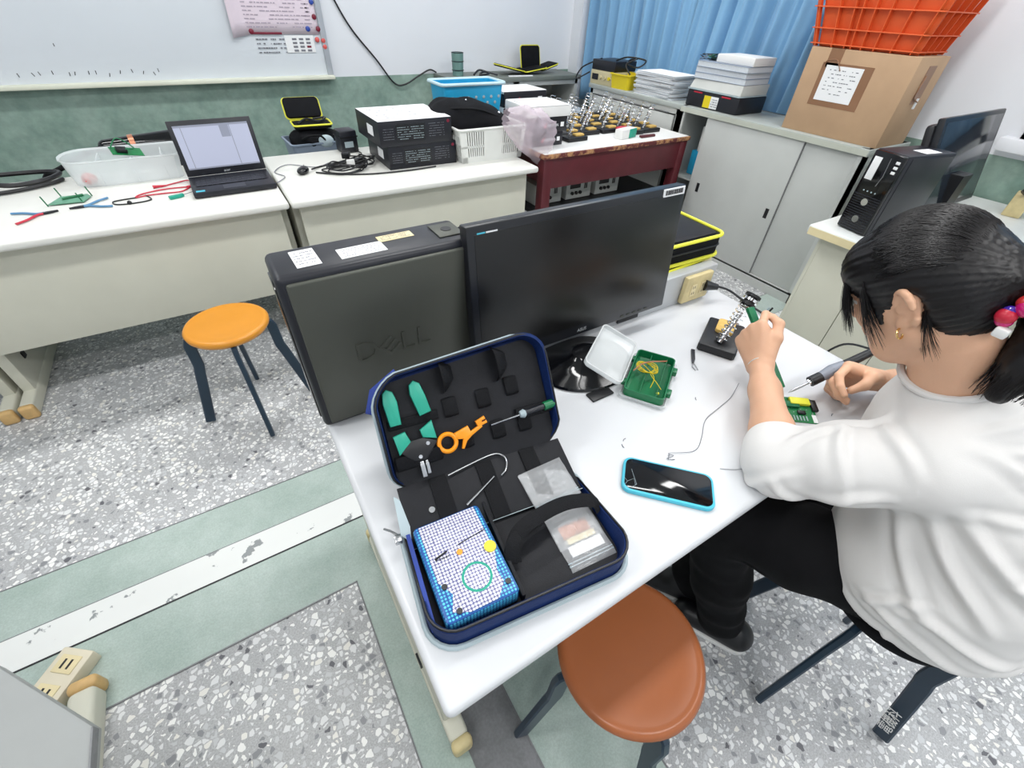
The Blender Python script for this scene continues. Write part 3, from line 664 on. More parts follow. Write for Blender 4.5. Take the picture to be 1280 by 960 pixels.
# wire stripper, orange
t = placed('wire_stripper', 'small orange punch-down wire stripper with finger ring in the case lid', 'wire stripper', TC @ LFm @ Matrix.Translation((-.022, .082, .026)) @ Matrix.Rotation(math.radians(6), 4, 'Z'))
B().tube([(-.035+.016*math.cos(a), .0+.016*math.sin(a), 0) for a in [i*PI/12 for i in range(24)]], .0042, 8, closed=True).build('finger_ring', 'orange', t)
B().prism([(-.018, .012), (.010, .016), (.012, .004), (.034, .010), (.036, .004), (.012, -.004), (.0, -.010), (-.010, -.022), (-.014, -.020), (-.006, -.004), (-.018, .0)], -.004, .004, .0015).build('body', 'orange', t)
B().prism([(.026, .018), (.045, .022), (.046, .016), (.038, .015), (.038, .012), (.047, .013), (.047, .008), (.028, .006)], -.004, .004, .001).build('head', 'orange', t)
# screwdriver
t = placed('screwdriver', 'thin screwdriver with clear and green handle in the case lid', 'screwdriver', TC @ LFm @ Matrix.Translation((.03, .088, .030)) @ Matrix.Rotation(math.radians(1), 4, 'Z'))
B().cyl((0, 0, 0), (.062, .003, 0), .0016, n=8).build('shaft', 'chrome', t)
B().lathe([(0, 0), (.004, .002), (.009, .004), (.010, .008), (.006, .012), (.004, .014)], (0, 0, 0), 14).bm.free()
b = B(); b.cyl((.060, .003, 0), (.068, .003, 0), .006, .009, n=12).cyl((.068, .003, 0), (.072, .003, 0), .009, .006, n=12); b.build('ferrule', 'pipe', t)
B().cyl((.072, .003, 0), (.112, .005, 0), .006, n=12).build('grip', 'pcblack', t); B().cyl((.112, .005, 0), (.134, .006, 0), .0085, n=14).build('handle', 'green', t)
# wires / tweezers across the spine flap
FW = TC @ FR
t = placed('hook_tool', 'thin curved steel pick lying across the tool case flap', 'pick tool', FW @ Matrix.Translation((0, 0, .008)))
B().tube(smooth_pts([(-.07, .045, 0), (-.03, .052, 0), (.015, .058, 0), (.035, .055, 0), (.044, .040, 0), (.036, .022, 0), (.024, .014, 0)], 6), .0014, 8).build('shaft', 'steel', t)
t = placed('straight_probe', 'straight steel probe on the tool case flap below the curved pick', 'probe', FW @ Matrix.Translation((0, 0, .0085)))
B().tube([(-.055, -.018, 0), (-.02, .0, 0), (.01, .016, 0)], [.0022, .0014, .0012], 8).build('shaft', 'steel', t)
# ---- phone
t = thing('mobile_phone', 'mobile phone with dark screen in a cyan blue case on the front desk', 'phone', (.537, .118, H), math.radians(-46.5))
B().prism(rrect(.178, .086, .018, 6), 0, .011, .003).build('case', 'cyan', t)
B().prism(rrect(.168, .076, .015, 6), .0108, .0118, .0003).build('screen', 'gloss', t)
g = B().tube([(-.082+.0, -.03, .012), (-.078, -.022, .012), (-.084, -.015, .012)], .0004, 4).tube([(-.078, -.022, .012), (-.066, -.012, .012), (-.062, -.028, .012)], .0004, 4).tube([(-.07, -.035, .012), (-.06, -.025, .012), (-.072, .01, .012)], .0004, 4); g.build('cracked_glass', 'pipe', t)
# ---- green parts box with clear lid
gb = thing('parts_box', 'green plastic parts box open with a clear lid folded back', 'parts box', (.732, .367, H), math.radians(-56))
def tray(w_, d_, h_, r, th=.003):
    g = B(); bm = g.bm; rings = []
    for (o_, zz) in ((-.006, 0), (0, .006), (0, h_), (-th, h_), (-th-.001, .006), (-.01, th)):
        rings.append([bm.verts.new((x, y, zz)) for x, y in rrect(w_+2*o_, d_+2*o_, r+o_, 5)])
    for A, Bq in zip(rings, rings[1:]):
        n = len(A)
        for j in range(n): bm.faces.new((A[j], A[(j+1) % n], Bq[(j+1) % n], Bq[j]))
    bm.faces.new(rings[0][::-1]); bm.faces.new(rings[-1]); return g
tray(.112, .188, .012, .012).build('lower_shell', 'frost', gb)
g = tray(.098, .175, .026, .012); g.bm.transform(Matrix.Translation((.0, 0, .004))); g.build('tray', 'green', gb)
for x in (-.012, .028): B().bb(x, x+.002, -.083, .083, .008, .024).build('divider', 'green', gb)
for y in (-.045, .045): B().bb(.048, .060, y-.01, y+.01, .012, .026, .002).build('latch', 'green', gb)
for y in (-.05, .05): B().bb(-.060, -.048, y-.008, y+.008, .014, .026, .002).build('hinge', 'green', gb)
LT = Matrix.Translation((-.058, 0, .026)) @ Matrix.Rotation(math.radians(20), 4, 'Y') @ Matrix.Translation((-.054, 0, 0))
g = tray(.104, .180, .016, .014, .002); g.bm.transform(LT); g.build('lid', 'frost', gb, 'clear lid folded back')
g = B(); g.T = LT; g.tube([(x, y, .016) for x, y in rrect(.102, .178, .014)], .0016, 6, closed=True).build('lid_rim', 'frost2', gb)
t = placed('wire_coil', 'coil of thin yellow wire lying in the green parts box', 'wire', gb.matrix_world.copy())
t.location = (.732, .367, H+.026); t.rotation_euler = (0, 0, math.radians(-56))
pts = []; rg = random.Random(4)
for i in range(90):
    a = i*.42; r = .020+.004*math.sin(i*.9); pts.append((-.012+r*1.15*math.cos(a), .018+r*math.sin(a), .003+.004*math.sin(i*.37)))
pts += [(.0, -.005, .004), (.02, -.03, .003), (.035, -.05, .002)]
B().tube(smooth_pts(pts, 2), .0009, 5).build('wire', 'yellowwire', t)
B().tube(smooth_pts([(-.03, .03, .004), (.0, .0, .006), (.012, -.02, .004), (.01, -.055, .002)], 5), .0009, 5).build('wire', 'yellowwire', t)
tag(B().tube(smooth_pts([(.70, .395, H+.03), (.745, .40, H+.034), (.80, .378, H+.033)], 6), .0016, 6).build('copper_wire', 'copper'), 'copper coloured wire lying across the green parts box', 'wire')
tag(B().sph((.705, .312, H+.012+.004), .004, 10, 8).build('yellow_bead', 'lime'), 'tiny yellow-green bead in the front of the green box', 'bead')
# ---- black tweezers
t = thing('tweezers', 'small black tweezers lying beyond the green parts box', 'tweezers', (.905, .372, H), math.radians(42))
B().prism([(.045, -.005), (.045, .005), (.0, .0045), (-.02, .003), (-.02, -.001), (0, -.005)], 0, .006, .001).build('body', 'pcblack', t)
B().tube([(-.018, .001, .004), (-.035, .003, .003), (-.045, -.006, .002)], .0012).tube([(-.018, .0, .004), (-.03, -.007, .003), (-.042, -.012, .002)], .0012).build('tips', 'steel', t)
# ---- soldering iron stand
def coilstand(t, sc=1.0, sponge='sponge', dark='black', turns=9, detail=True, lean=(.6, -.25, .85), clen=.115, cr=.0019):
    B().prism([(-.075, -.05), (.075, -.05), (.08, -.045), (.08, .045), (.075, .05), (-.075, .05), (-.08, .045), (-.08, -.045)], 0, .024, .004).build('base', dark, t)
    B().prism(rrect(.07, .048, .01, 3, .035, .0), .022, .034, .003).build('sponge', sponge, t, 'yellow cleaning sponge')
    ax0 = Vector((-.045, .0, .03)); d = Vector(lean).normalized(); u_ = d.orthogonal().normalized(); v_ = d.cross(u_)
    pts = []; N = turns*(14 if detail else 8)
    for i in range(N+1):
        a = i/N*turns*2*PI; r = .0135+.004*i/N
        pts.append(ax0+d*(clen*i/N)+u_*(r*math.cos(a))+v_*(r*math.sin(a)))
    B().tube(pts, cr, 6 if detail else 4).build('coil', 'chrome', t)
    B().tube([ax0-d*.006, ax0+d*.09], .007, 10 if detail else 5).build('inner_tube', 'steel', t)
    if detail:
        for s_ in (0, 1, 2): B().tube([ax0+d*(.112+s_*.012), ax0+d*(.119+s_*.012)], .021, 20).build('collar', 'black' if s_ != 1 else 'chrome', t)
        B().tube([ax0+d*.105, ax0+d*.14], .0155, 16).build('funnel', 'black', t)
t = thing('iron_stand', 'soldering iron stand with chrome coil and black base by the outlet', 'iron stand', (1.045, .395, H), math.radians(28))
coilstand(t)
# ---- loose wires and scraps
tag(B().tube(smooth_pts([(.585, .165, H+.003), (.605, .163, H+.002), (.60, .172, H+.004), (.655, .150, H+.002), (.70, .168, H+.002), (.75, .20, H+.003), (.815, .212, H+.003), (.87, .222, H+.002), (.925, .243, H+.008)], 8), .0007, 5).build('thin_wire', 'ink'), 'long thin bare wire curling across the front desk', 'wire')
tag(B().tube([(.60, .155, H+.001), (.585, .16, H+.004), (.60, .17, H+.001)], .001, 5).build('wire_tangle', 'ink'), 'tiny knotted wire end near the phone', 'wire')
tag(B().tube(smooth_pts([(.665, .09, H+.001), (.69, .072, H+.002), (.72, .06, H+.001)], 5), .0006, 5).build('thin_wire', 'ink'), 'short thin wire near the woman\u2019s sleeve on the desk', 'wire')
for (x, y, r_, lab) in ((.545, .25, .3, 'tiny wire clipping behind the phone, upper of two'), (.53, .238, 1.3, 'tiny wire clipping behind the phone, lower of two'), (.79, .262, .9, 'tiny wire clipping beside the thin wire'), (1.035, .06, .2, 'tiny dark solder scrap near the right hand')):
    o = B().tube([(-.005, 0, .001), (0, .0015, .0015), (.005, 0, .001)], .0008, 5).build('wire_clipping', 'ink'); o.location = (x, y, H); o.rotation_euler = (0, 0, r_); tag(o, lab, 'wire scrap', 'scraps on the front desk')
# ---- board being soldered, green stick tool, soldering iron
bd = thing('circuit_board', 'green circuit board being soldered in front of the woman', 'circuit board', (.955, .120, H+.006), math.radians(-38))
g = B(); g.T = RX(.18); g.bb(-.06, .055, -.036, .036, .0, .0022).build('board', 'pcb', bd)
for k in range(11):
    for j in range(3):
        if k > 1: pass
g = B(); g.T = RX(.18)
for k in range(12): g.bb(-.05+k*.0072, -.0475+k*.0072, -.031, -.018, .0022, .0034)
g.build('pin_row', 'pipe', bd)
g = B(); g.T = RX(.18); g.bb(-.045, .02, .004, .02, .0022, .009, .001).build('chip', 'green', bd)
g = B(); g.T = RX(.18); g.bb(.012, .030, -.014, -.004, .0022, .007, .001).build('chip', 'black', bd)
g = B(); g.T = RX(.18); g.bb(.0, .046, .012, .032, .0022, .011, .002).build('terminal_block', 'lime', bd)
g = B(); g.T = RX(.18); g.bb(.044, .054, -.034, -.012, .0022, .003).build('white_label', 'paper', bd)
g = B(); g.T = RX(.18); g.bb(.048, .062, -.002, .03, .001, .008, .001).build('connector', 'black', bd)
g = B(); g.T = RX(.18)
for k in range(26): g.sph((random.uniform(-.05, .05), random.uniform(-.01, .03), .0024), .0012, 6, 4)
g.build('solder_joint', 'steel', bd, kind='stuff')
sA, sB = Vector((.972, .168, .77)), Vector((1.022, .345, .885)); sd = (sB-sA).normalized()
t = placed('desoldering_stick', 'long green plastic holder bar gripped upright in her left hand', 'holder', frame(sA, sd, (0, 0, 1)) if False else frame(sA, sd, sd.cross(Vector((0, 0, 1)))))
L_ = (sB-sA).length
B().bb(0, L_, -.010, .010, -.005, .005, .0015).build('bar', 'green', t)
B().bb(L_*.62, L_*.70, -.014, .014, -.009, .009, .002).build('clamp', 'black', t)
B().cyl((L_*.58, -.013, 0), (L_*.58, .013, 0), .007, n=14).build('clamp_screw', 'green', t)
iA, iB = Vector((.975, .150, .768)), Vector((1.170, .098, .856)); idr = (iB-iA).normalized()
t = placed('soldering_iron', 'soldering iron with grey grip and black handle in her right hand', 'soldering iron', frame(iA, idr, idr.cross(Vector((0, 0, 1)))))
def rod(x0, x1, r0, r1, n_, m_): B().cyl((x0, 0, 0), (x1, 0, 0), r0, r1, n=20).build(n_, m_, t)
rod(0, .012, .0005, .003, 'tip', 'steel'); rod(.012, .058, .0032, .0034, 'barrel', 'steel'); rod(.052, .058, .008, .008, 'ring', 'chrome')
rod(.058, .085, .0125, .0125, 'front_collar', 'black'); rod(.085, .115, .0115, .016, 'grip', 'silvergrey'); rod(.115, .145, .016, .0125, 'grip_rear', 'silvergrey'); rod(.145, .218, .0115, .0095, 'handle', 'black')
B().tube([(.215+.011*math.cos(a), 0, .011*math.sin(a)) for a in [i*PI/10 for i in range(20)]], .0016, 6, closed=True).build('cord_loop', 'clear', t)
attach(B().tube(smooth_pts([iB, iB+Vector((.03, -.01, .008)), iB+Vector((.09, .02, -.04)), (1.30, .20, .76), (1.33, .25, .60), (1.35, .3, .2), (1.30, .5, .006)], 8), .003, 8).build('cord', 'black'), t)
# ================================================================= CABINETS AND TABLES AT THE BACK
cb = thing('sliding_cabinet', 'light grey steel cabinet with sliding doors under the cardboard box', 'cabinet', (2.89, 1.0, 0))
b = B(); b.bb(0, .42, 0, 1.27, .06, .075).bb(.40, .42, 0, 1.27, .06, .93).bb(0, .42, 0, .02, .06, .93).bb(0, .42, 1.25, 1.27, .06, .93).bb(0, .03, 0, 1.27, 0, .07).bb(0, .42, 0, .03, 0, .07)
b.bb(0, .02, 0, .045, .06, .93).bb(0, .02, 1.235, 1.27, .06, .93).bb(.03, .40, .02, 1.25, .48, .49)
b.build('carcass', 'greymetal', cb)
B().bb(-.012, .43, -.005, 1.275, .895, .93, .004).build('cabinet_top', 'greytop', cb)
B().bb(-.0135, -.011, .0, 1.27, .897, .925).build('top_edge', mat('edge_putty', S(188, 192, 180), .5), cb)
dr = B().bb(-.002, .006, .345, 1.035, .075, .893, .001).build('door', 'greymetal', cb)
for y in (.395, .955): B().bb(-.004, -.001, y-.012, y+.012, .44, .50, .001).build('handle', 'black', dr)
dr = B().bb(.010, .016, .045, .40, .075, .893, .001).build('door', 'greymetal', cb)
B().bb(.0, .02, .340, .345, .075, .893).build('door_gap', 'dark_strip', cb)
for (y, z_, m_) in ((1.10, .50, 'teal'), (1.16, .50, 'bluebasket'), (1.12, .68, 'white')):
    o = B().bb(0, .16, -.03, .03, 0, .16, .004).build('storage_tub', m_); o.location = (3.02, 1+y, z_-.008 if z_ < .6 else z_-.028); tag(o, {'teal': 'teal tub inside the open end of the sliding cabinet', 'bluebasket': 'blue tub beside the teal one inside the sliding cabinet', 'white': 'white tub standing on the teal tub in the sliding cabinet'}[m_], 'tub')
    if m_ == 'white': o.location.z = .653
cb2 = thing('low_cabinet', 'grey low cabinet along the curtains carrying papers and yellow basket', 'cabinet', (2.90, 2.285, 0))
b = B(); b.bb(0, .40, 0, 1.0, .05, .07).bb(.38, .40, 0, 1.0, .05, .9).bb(0, .40, 0, .03, 0, .9).bb(0, .40, .97, 1.0, 0, .9).bb(0, .012, 0, 1.0, .865, .9).bb(0, .025, 0, .035, .05, .9)
b.build('carcass', 'greymetal', cb2)
B().bb(-.012, .41, -.003, 1.02, .90, .93, .004).build('cabinet_top', 'greytop', cb2)
for y0, y1 in ((.05, .49), (.51, .95)): B().bb(-.004, .012, y0, y1, .10, .855, .002).build('drawer_front', 'greymetal', cb2)
B().bb(-.006, -.003, .1, .9, .862, .868).build('slot_line', 'dark_strip', cb2)
cb3 = thing('rear_cabinet', 'dark grey topped cabinet at the back wall under the spread black tool wallet', 'cabinet', (1.86, 3.76, 0))
b = B(); b.bb(0, .03, 0, .38, 0, .9).bb(1.24, 1.27, 0, .38, 0, .9).bb(0, 1.27, .36, .38, 0, .9).bb(0, 1.27, 0, .38, .02, .05).bb(.56, .62, 0, .36, 0, .9).bb(0, 1.27, 0, .02, .86, .9).bb(0, 1.27, 0, .36, .70, .72)
b.build('carcass', 'greymetal', cb3)
B().bb(-.02, 1.29, -.02, .385, .895, .93, .006).build('cabinet_top', mat('dark_grey_top', S(112, 118, 112), .5), cb3)
B().bb(.03, .56, -.006, .004, .05, .68, .003).build('door_panel', 'greymetal', cb3); B().bb(.62, 1.24, -.006, .004, .05, .68, .003).build('door_panel', 'greymetal', cb3)
gt_ = thing('grey_side_table', 'grey table behind the red table, before the rear cabinet', 'table', (2.0, 3.12, 0))
B().bb(0, .86, 0, .60, .715, .745, .006).build('tabletop', mat('bluegrey_laminate', S(176, 182, 190), .45), gt_)
B().bb(.02, .84, .02, .04, .56, .715).build('apron', 'greymetal', gt_)
for x in (.02, .80):
    for y in (.02, .54): B().bb(x, x+.04, y, y+.04, 0, .715).build('leg', 'greymetal', gt_)
# red table
rt_ = thing('red_table', 'dark red painted wooden table with white top full of iron stands', 'table', (1.61, 2.10, 0))
B().bb(0, 1.24, 0, .86, .748, .772, .003).build('tabletop', 'wornwood', rt_)
B().bb(.012, 1.232, .012, .85, .7722, .7738).build('white_top_sheet', 'white', rt_)
B().bb(.05, 1.19, .015, .04, .575, .748, .003).build('apron', 'maroon', rt_); B().bb(.05, 1.19, .82, .845, .6, .748, .003).build('apron', 'maroon', rt_)
for x in (.015, 1.16): B().bb(x+.02, x+.04, .06, .80, .6, .748).build('apron', 'maroon', rt_)
for x in (.01, 1.165):
    for y in (.01, .785): B().bb(x, x+.065, y, y+.065, 0, .748, .004).build('leg', 'maroon', rt_)
for k, (x, lab) in enumerate(((1.72, 'grey bench power supply under the red table, left one'), (1.98, 'grey bench power supply under the red table, middle one'), (2.24, 'grey bench power supply under the red table, right one'))):
    t = thing('power_supply', lab, 'power supply', (x, 2.32, .40))
    B().bb(0, .22, 0, .26, 0, .13, .006).build('case', 'greymetal', t)
    for q in range(3): B().cyl((.05+.035*q, 0, .04), (.05+.035*q, -.012, .04), .011, n=14).build('knob', 'black', t)
    B().bb(.03, .12, -.003, 0, .07, .11).build('meter', 'black', t)
    B().bb(.155, .16, -.003, 0, .06, .11).bb(.165, .17, -.003, 0, .06, .11).bb(.175, .18, -.003, 0, .06, .11).build('vent_slot', 'black', t)
b = B().bb(1.66, 2.80, 2.18, 2.86, .375, .398).bb(1.67, 1.70, 2.20, 2.23, 0, .375).bb(2.74, 2.77, 2.20, 2.23, 0, .375).bb(1.67, 1.70, 2.80, 2.83, 0, .375).bb(2.74, 2.77, 2.80, 2.83, 0, .375)
tag(b.build('under_shelf', 'black'), 'dark low shelf under the red table holding power supplies', 'shelf')
# hidden low bench behind the two back desks, carries the crate and the shoulder bag
bn = thing('low_bench', 'low grey bench between the back desks and the wall', 'bench', (-1.1, 2.88, 0))
B().bb(0, 2.5, 0, .50, .55, .58, .004).build('bench_top', 'greytop', bn)
for x in (.03, 1.2, 2.42):
    for y in (.03, .42): B().bb(x, x+.04, y, y+.04, 0, .55).build('leg', 'greymetal', bn)
# desk at right
rd = thing('side_desk', 'cream desk on the right holding the small tower and tilted monitor', 'desk', (2.165, -.62, 0))
B().bb(0, 1.26, 0, 1.42, .705, .74, .008, 3).build('worktop', mat('side_desk_top', S(216, 219, 217), .4), rd)
B().bb(-.002, .002, .008, 1.412, .700, .732).build('edge_band', 'cream', rd)
for k, (y0, y1) in enumerate(((.12, .50), (.503, .93), (.933, 1.14), (1.143, 1.36))): B().bb(.06, .075, y0, y1, .03, .705, .002).build('end_panel', 'beige', rd)
B().bb(.06, 1.22, 1.36, 1.375, .25, .705).build('back_panel', 'beige', rd)
B().bb(1.19, 1.21, .1, 1.36, .0, .705).build('end_panel', 'beige', rd)
# small tower
t = thing('computer_tower', 'slim black tower computer with two round buttons on the side desk', 'computer', (2.27, .70, .74), math.radians(-12))
B().bb(0, .27, -.100, .035, 0, .315, .006).build('case', 'pcblack', t)
B().bb(.02, .262, -.1025, -.099, .01, .305, .003).build('side_panel', 'bezel', t)
fr_ = B().bb(-.014, .002, -.099, .033, .004, .312, .006).build('front_panel', 'gloss', t)
for k in range(15): B().bb(-.0155, -.0135, -.092, .025, .012+k*.0095, .016+k*.0095).build('grille_bar', 'pcblack', fr_)
for z_ in (.125, .055): B().cyl((-.013, -.035, z_), (-.019, -.035, z_), .015, .014, n=22).build('round_button', 'chrome', fr_)
B().bb(-.0165, -.0135, -.012, .020, .205, .290, .0008).build('sticker', 'paper', fr_)
for k in range(3): B().bb(-.0165, -.0135, -.086, -.07, .245+k*.018, .255+k*.018, .001).build('port', 'paper', fr_)
for k in range(4): B().cyl((-.013, -.005-.017*k, .165), (-.016, -.005-.017*k, .165), .0028, n=10).build('indicator', 'pipe', fr_)
B().tube([(-.016, -.045, .295), (-.016, -.05, .23), (-.016, -.042, .19)], .0014).build('drive_line', 'steel', fr_)
B().bb(.11, .20, -.085, -.03, .315, .3162).build('sticker', 'paper', t)
# side monitor
t = thing('monitor', 'black monitor turned away, leaning over the side desk by the window', 'monitor', (2.80, .56, .74), math.radians(0))
g = B(); g.T = Matrix.Translation((.02, .04, .235)) @ Matrix.Rotation(math.radians(-14), 4, 'X') 
g.bb(-.31, .31, 0, .028, -.19, .19, .006); g.build('housing', 'bezel', t)
g = B(); g.T = Matrix.Translation((.02, .04, .235)) @ Matrix.Rotation(math.radians(-14), 4, 'X'); g.bb(-.29, .29, -.0015, .002, -.165, .172, .001).build('screen_panel', mat('reflecting_screen', S(34, 40, 48), .12), t)
g = B(); g.T = Matrix.Translation((.02, .04, .235)) @ Matrix.Rotation(math.radians(-14), 4, 'X'); g.bb(-.32, -.14, .025, .06, -.19, .17, .015).build('rear_shell', 'black', t)
B().prism([(-.05, -.02), (.05, -.02), (.05, .03), (-.05, .03)], .015, .2, .004).build('neck', 'black', t)
B().prism(rrect(.26, .2, .06), 0, .016, .004).build('base', 'black', t)
t = thing('desk_outlet', 'cream socket block with black plug near the tilted monitor', 'socket', (3.24, .40, .74), math.radians(10))
B().bb(-.05, .05, -.035, .035, 0, .10, .006).build('box', 'beigedk', t)
tag(B().tube(smooth_pts([(3.17, .40, .85), (3.22, .36, .93), (3.28, .34, .94), (3.30, .33, .86), (3.27, .34, .80)], 6), .017, 10).build('black_cable_loop', 'black'), 'thick black cable loop beside the cream socket block', 'cable')
tag(B().tube(smooth_pts([(2.18, .80, .30), (2.13, .86, .12), (2.05, .92, .02), (1.90, 1.0, .006), (1.7, 1.02, .006), (1.55, 1.1, .006)], 8), .006, 8).build('floor_cable', 'pipe'), 'pale grey cable running on the floor beside the sliding cabinet', 'cable')
tag(B().tube(smooth_pts([(2.19, .79, .30), (2.15, .84, .10), (2.10, .80, .01), (1.98, .72, .006), (1.9, .66, .006)], 8), .005, 8).build('floor_cable', 'black'), 'black cable running on the floor below the side desk', 'cable')
# ---- cardboard box and orange crate
t = thing('cardboard_box', 'large brown cardboard box with white paper label on the sliding cabinet', 'box', (2.93, 1.0, .93))
B().bb(0, .30, 0, .54, 0, .385, .003).build('carton', 'card', t)
B().bb(-.0015, .0, .36, .43, .305, .384).build('tape', 'tape', t); B().bb(-.001, .29, .36, .43, .3845, .386).build('tape', 'tape', t)
B().bb(-.0015, .0, .18, .445, .135, .325).build('tape', 'tape', t, 'brown tape square around the label')
lb = B().bb(-.003, -.0012, .225, .42, .16, .315).build('label_sheet', 'paper', t)
g = B(); scribble(g, 7, .15, .12, 0, .45, .22, 9); g.bm.transform(Matrix.Translation((-.0032, .32, .245)) @ Matrix.Rotation(-PI/2, 4, 'Z') @ RX(PI/2)); g.build('print', 'ink', lb)
B().tube(smooth_pts([(-.004, .34, .295), (-.012, .36, .325), (-.006, .38, .34), (-.01, .42, .335), (-.004, .44, .315)], 6), .002).build('string', 'tape', t)
B().bb(.12, .20, -.0015, 0, .19, .35).build('tape', 'tape', t); B().tube(smooth_pts([(.13, -.004, .31), (.10, -.012, .26), (.12, -.006, .22), (.17, -.01, .2)], 6), .003).build('string', 'tape', t)
B().bb(.165, .185, -.006, -.001, .17, .215).build('tag', 'paper', t)
t = thing('orange_crate', 'orange ribbed plastic crate sitting on top of the cardboard box', 'crate', (3.095, 1.30, 1.317))
def crate_wall(u0, u1, x_, zz0, zz1, nx, out, axis, lean):
    pass
g = B(); bm = g.bm; rings = []
H0 = [(0.13, .235, .0), (.15, .262, .13), (.19, .315, .33), (.19, .315, .34), (.183, .308, .34), (.14, .25, .13), (.122, .227, .008)]
for (hx, hy, zz) in H0: rings.append([bm.verts.new((x, y, zz)) for x, y in rrect(2*hx, 2*hy, .02, 3)])
for A, Bq in zip(rings, rings[1:]):
    n = len(A)
    for j in range(n): bm.faces.new((A[j], A[(j+1) % n], Bq[(j+1) % n], Bq[j]))
bm.faces.new(rings[0][::-1]); bm.faces.new(rings[-1]); g.build('crate_body', 'crate', t)
def hxy(z_): u = z_/.34; return .13+.06*u, .235+.08*u
rb = 0
for z_ in (.012, .075, .16, .25, .335):
    hx, hy = hxy(z_)
    for (c, d) in (((-hx-.012, 0, z_), (.03, 2*hy+.05, .005)), ((hx+.012, 0, z_), (.03, 2*hy+.05, .005)), ((0, -hy-.012, z_), (2*hx+.05, .03, .005)), ((0, hy+.012, z_), (2*hx+.05, .03, .005))):
        B().box(c, d, .001).build('rib', 'crate', t)
for y in (-1, -.62, -.28, -.02, .2, .34, .62, 1):
    for sx in (-1, 1):
        a0, b0 = hxy(0); a1, b1 = hxy(.335); g = B()
        g.tube([(sx*(a0+.012), y*b0, .0), (sx*(a1+.012), y*b1, .335)], 1, 4, flat=(.003, .018)) if False else None
        bm = g.bm; vs = []
        for (a, bb_, zz) in ((a0, b0, 0), (a1, b1, .335)):
            for (ox, oy) in ((0, -.002), (.026, -.002), (.026, .002), (0, .002)): vs.append(bm.verts.new((sx*(a+ox), y*bb_+oy, zz)))
        for q in range(4): bm.faces.new((vs[q], vs[(q+1) % 4], vs[4+(q+1) % 4], vs[4+q]))
        bm.faces.new(vs[:4]); bm.faces.new(vs[4:]); bmesh.ops.recalc_face_normals(bm, faces=bm.faces); g.build('rib', 'crate', t)
for x in (-1, -.5, 0, .5, 1):
    for sy in (-1, 1):
        a0, b0 = hxy(0); a1, b1 = hxy(.335); g = B(); bm = g.bm; vs = []
        for (a, bb_, zz) in ((a0, b0, 0), (a1, b1, .335)):
            for (ox, oy) in ((-.002, 0), (-.002, .026), (.002, .026), (.002, 0)): vs.append(bm.verts.new((x*a+ox, sy*(bb_+oy), zz)))
        for q in range(4): bm.faces.new((vs[q], vs[(q+1) % 4], vs[4+(q+1) % 4], vs[4+q]))
        bm.faces.new(vs[:4]); bm.faces.new(vs[4:]); bmesh.ops.recalc_face_normals(bm, faces=bm.faces); g.build('rib', 'crate', t)
# ---- toolbox pile
t = thing('black_toolbox', 'low black toolbox with yellow and white label under the grey box', 'toolbox', (2.93, 1.87, .93))
B().bb(0, .28, 0, .42, 0, .095, .008).build('box_body', 'pcblack', t)
s_ = B().bb(-.002, .0, .155, .27, .008, .075, .0005).build('label', 'paper', t); B().bb(-.003, -.0018, .215, .27, .008, .075).build('label_stripe', 'yellow', s_)
g = B(); scribble(g, 4, .05, .05, 0, .7, .4, 19); g.bm.transform(Matrix.Translation((-.0032, .183, .04)) @ Matrix.Rotation(-PI/2, 4, 'Z') @ RX(PI/2)); g.build('print', 'ink', s_)
for y in (.10, .33): B().bb(-.006, .0, y-.035, y+.035, .080, .088, .001).build('red_catch', 'red', t)
t = thing('grey_box', 'flat grey box with sloping sides between the toolbox and books', 'box', (2.93, 1.87, 1.026))
B().prism([(-.01, .0), (.27, 0), (.27, .42), (-.01, .42)], 0, .006).build('tray', 'pipe', t)
g = B(); g.bb(0, .27, .005, .415, .006, .062, .003)
for v in g.bm.verts:
    if v.co.z > .03: v.co.x += .02; v.co.y = .21+(v.co.y-.21)*.95
g.build('lid', mat('grey_board', S(196, 198, 194), .7), t)
def book(name, label, cat, loc, rz, w_, l_, h_, cover, grp):
    t = thing(name, label, cat, loc, rz, grp)
    B().bb(-w_/2+.003, w_/2-.003, -l_/2+.003, l_/2-.003, .0012, h_-.0012).build('page_block', 'paperedge', t)
    for zz in (0, h_-.0012): B().bb(-w_/2, w_/2, -l_/2, l_/2, zz, zz+.0012).build('cover', cover, t)
    return t
zz = 1.089
M['bookblue'] = mat('grey_blue_cover', S(150, 162, 182), .6); M['bookgrey'] = mat('grey_cover', S(120, 126, 136), .6)
for i, (lab, dx) in enumerate((('grey-blue book lowest in the pile on the grey box', 0), ('grey-blue book in the middle of the pile on the grey box', .004), ('grey-blue book topmost in the pile, under the white binder', -.004))):
    book('book', lab, 'book', (3.07+dx, 2.085+dx, zz), math.radians(1-i), .25, .40, .031, 'bookblue', 'books piled on the grey box'); zz += .0315
t = thing('white_binder', 'white thick binder on top of the grey-blue books', 'binder', (3.08, 2.03, zz)); B().bb(-.11, .11, -.15, .13, 0, .045, .006).build('cover', 'white', t)
t = thing('circuit_scraps', 'small heap of circuit boards and wires beside the white binder', 'electronic parts', (3.03, 2.22, zz))
rg = random.Random(5)
for k in range(4): B().box((rg.uniform(-.03, .03), rg.uniform(-.03, .04), .008+k*.006), (.05, .035, .002), rot=Matrix.Rotation(rg.uniform(-.3, .3), 3, 'Y') @ Matrix.Rotation(k, 3, 'Z')).build('board', 'pcb', t)
for k in range(5):
    B().tube(smooth_pts([(rg.uniform(-.05, .05), rg.uniform(-.05, .09), rg.uniform(.004, .04)) for _ in range(6)], 5), .002, 5).build('wire', ['black', 'pcblack', 'ink'][k % 3], t)
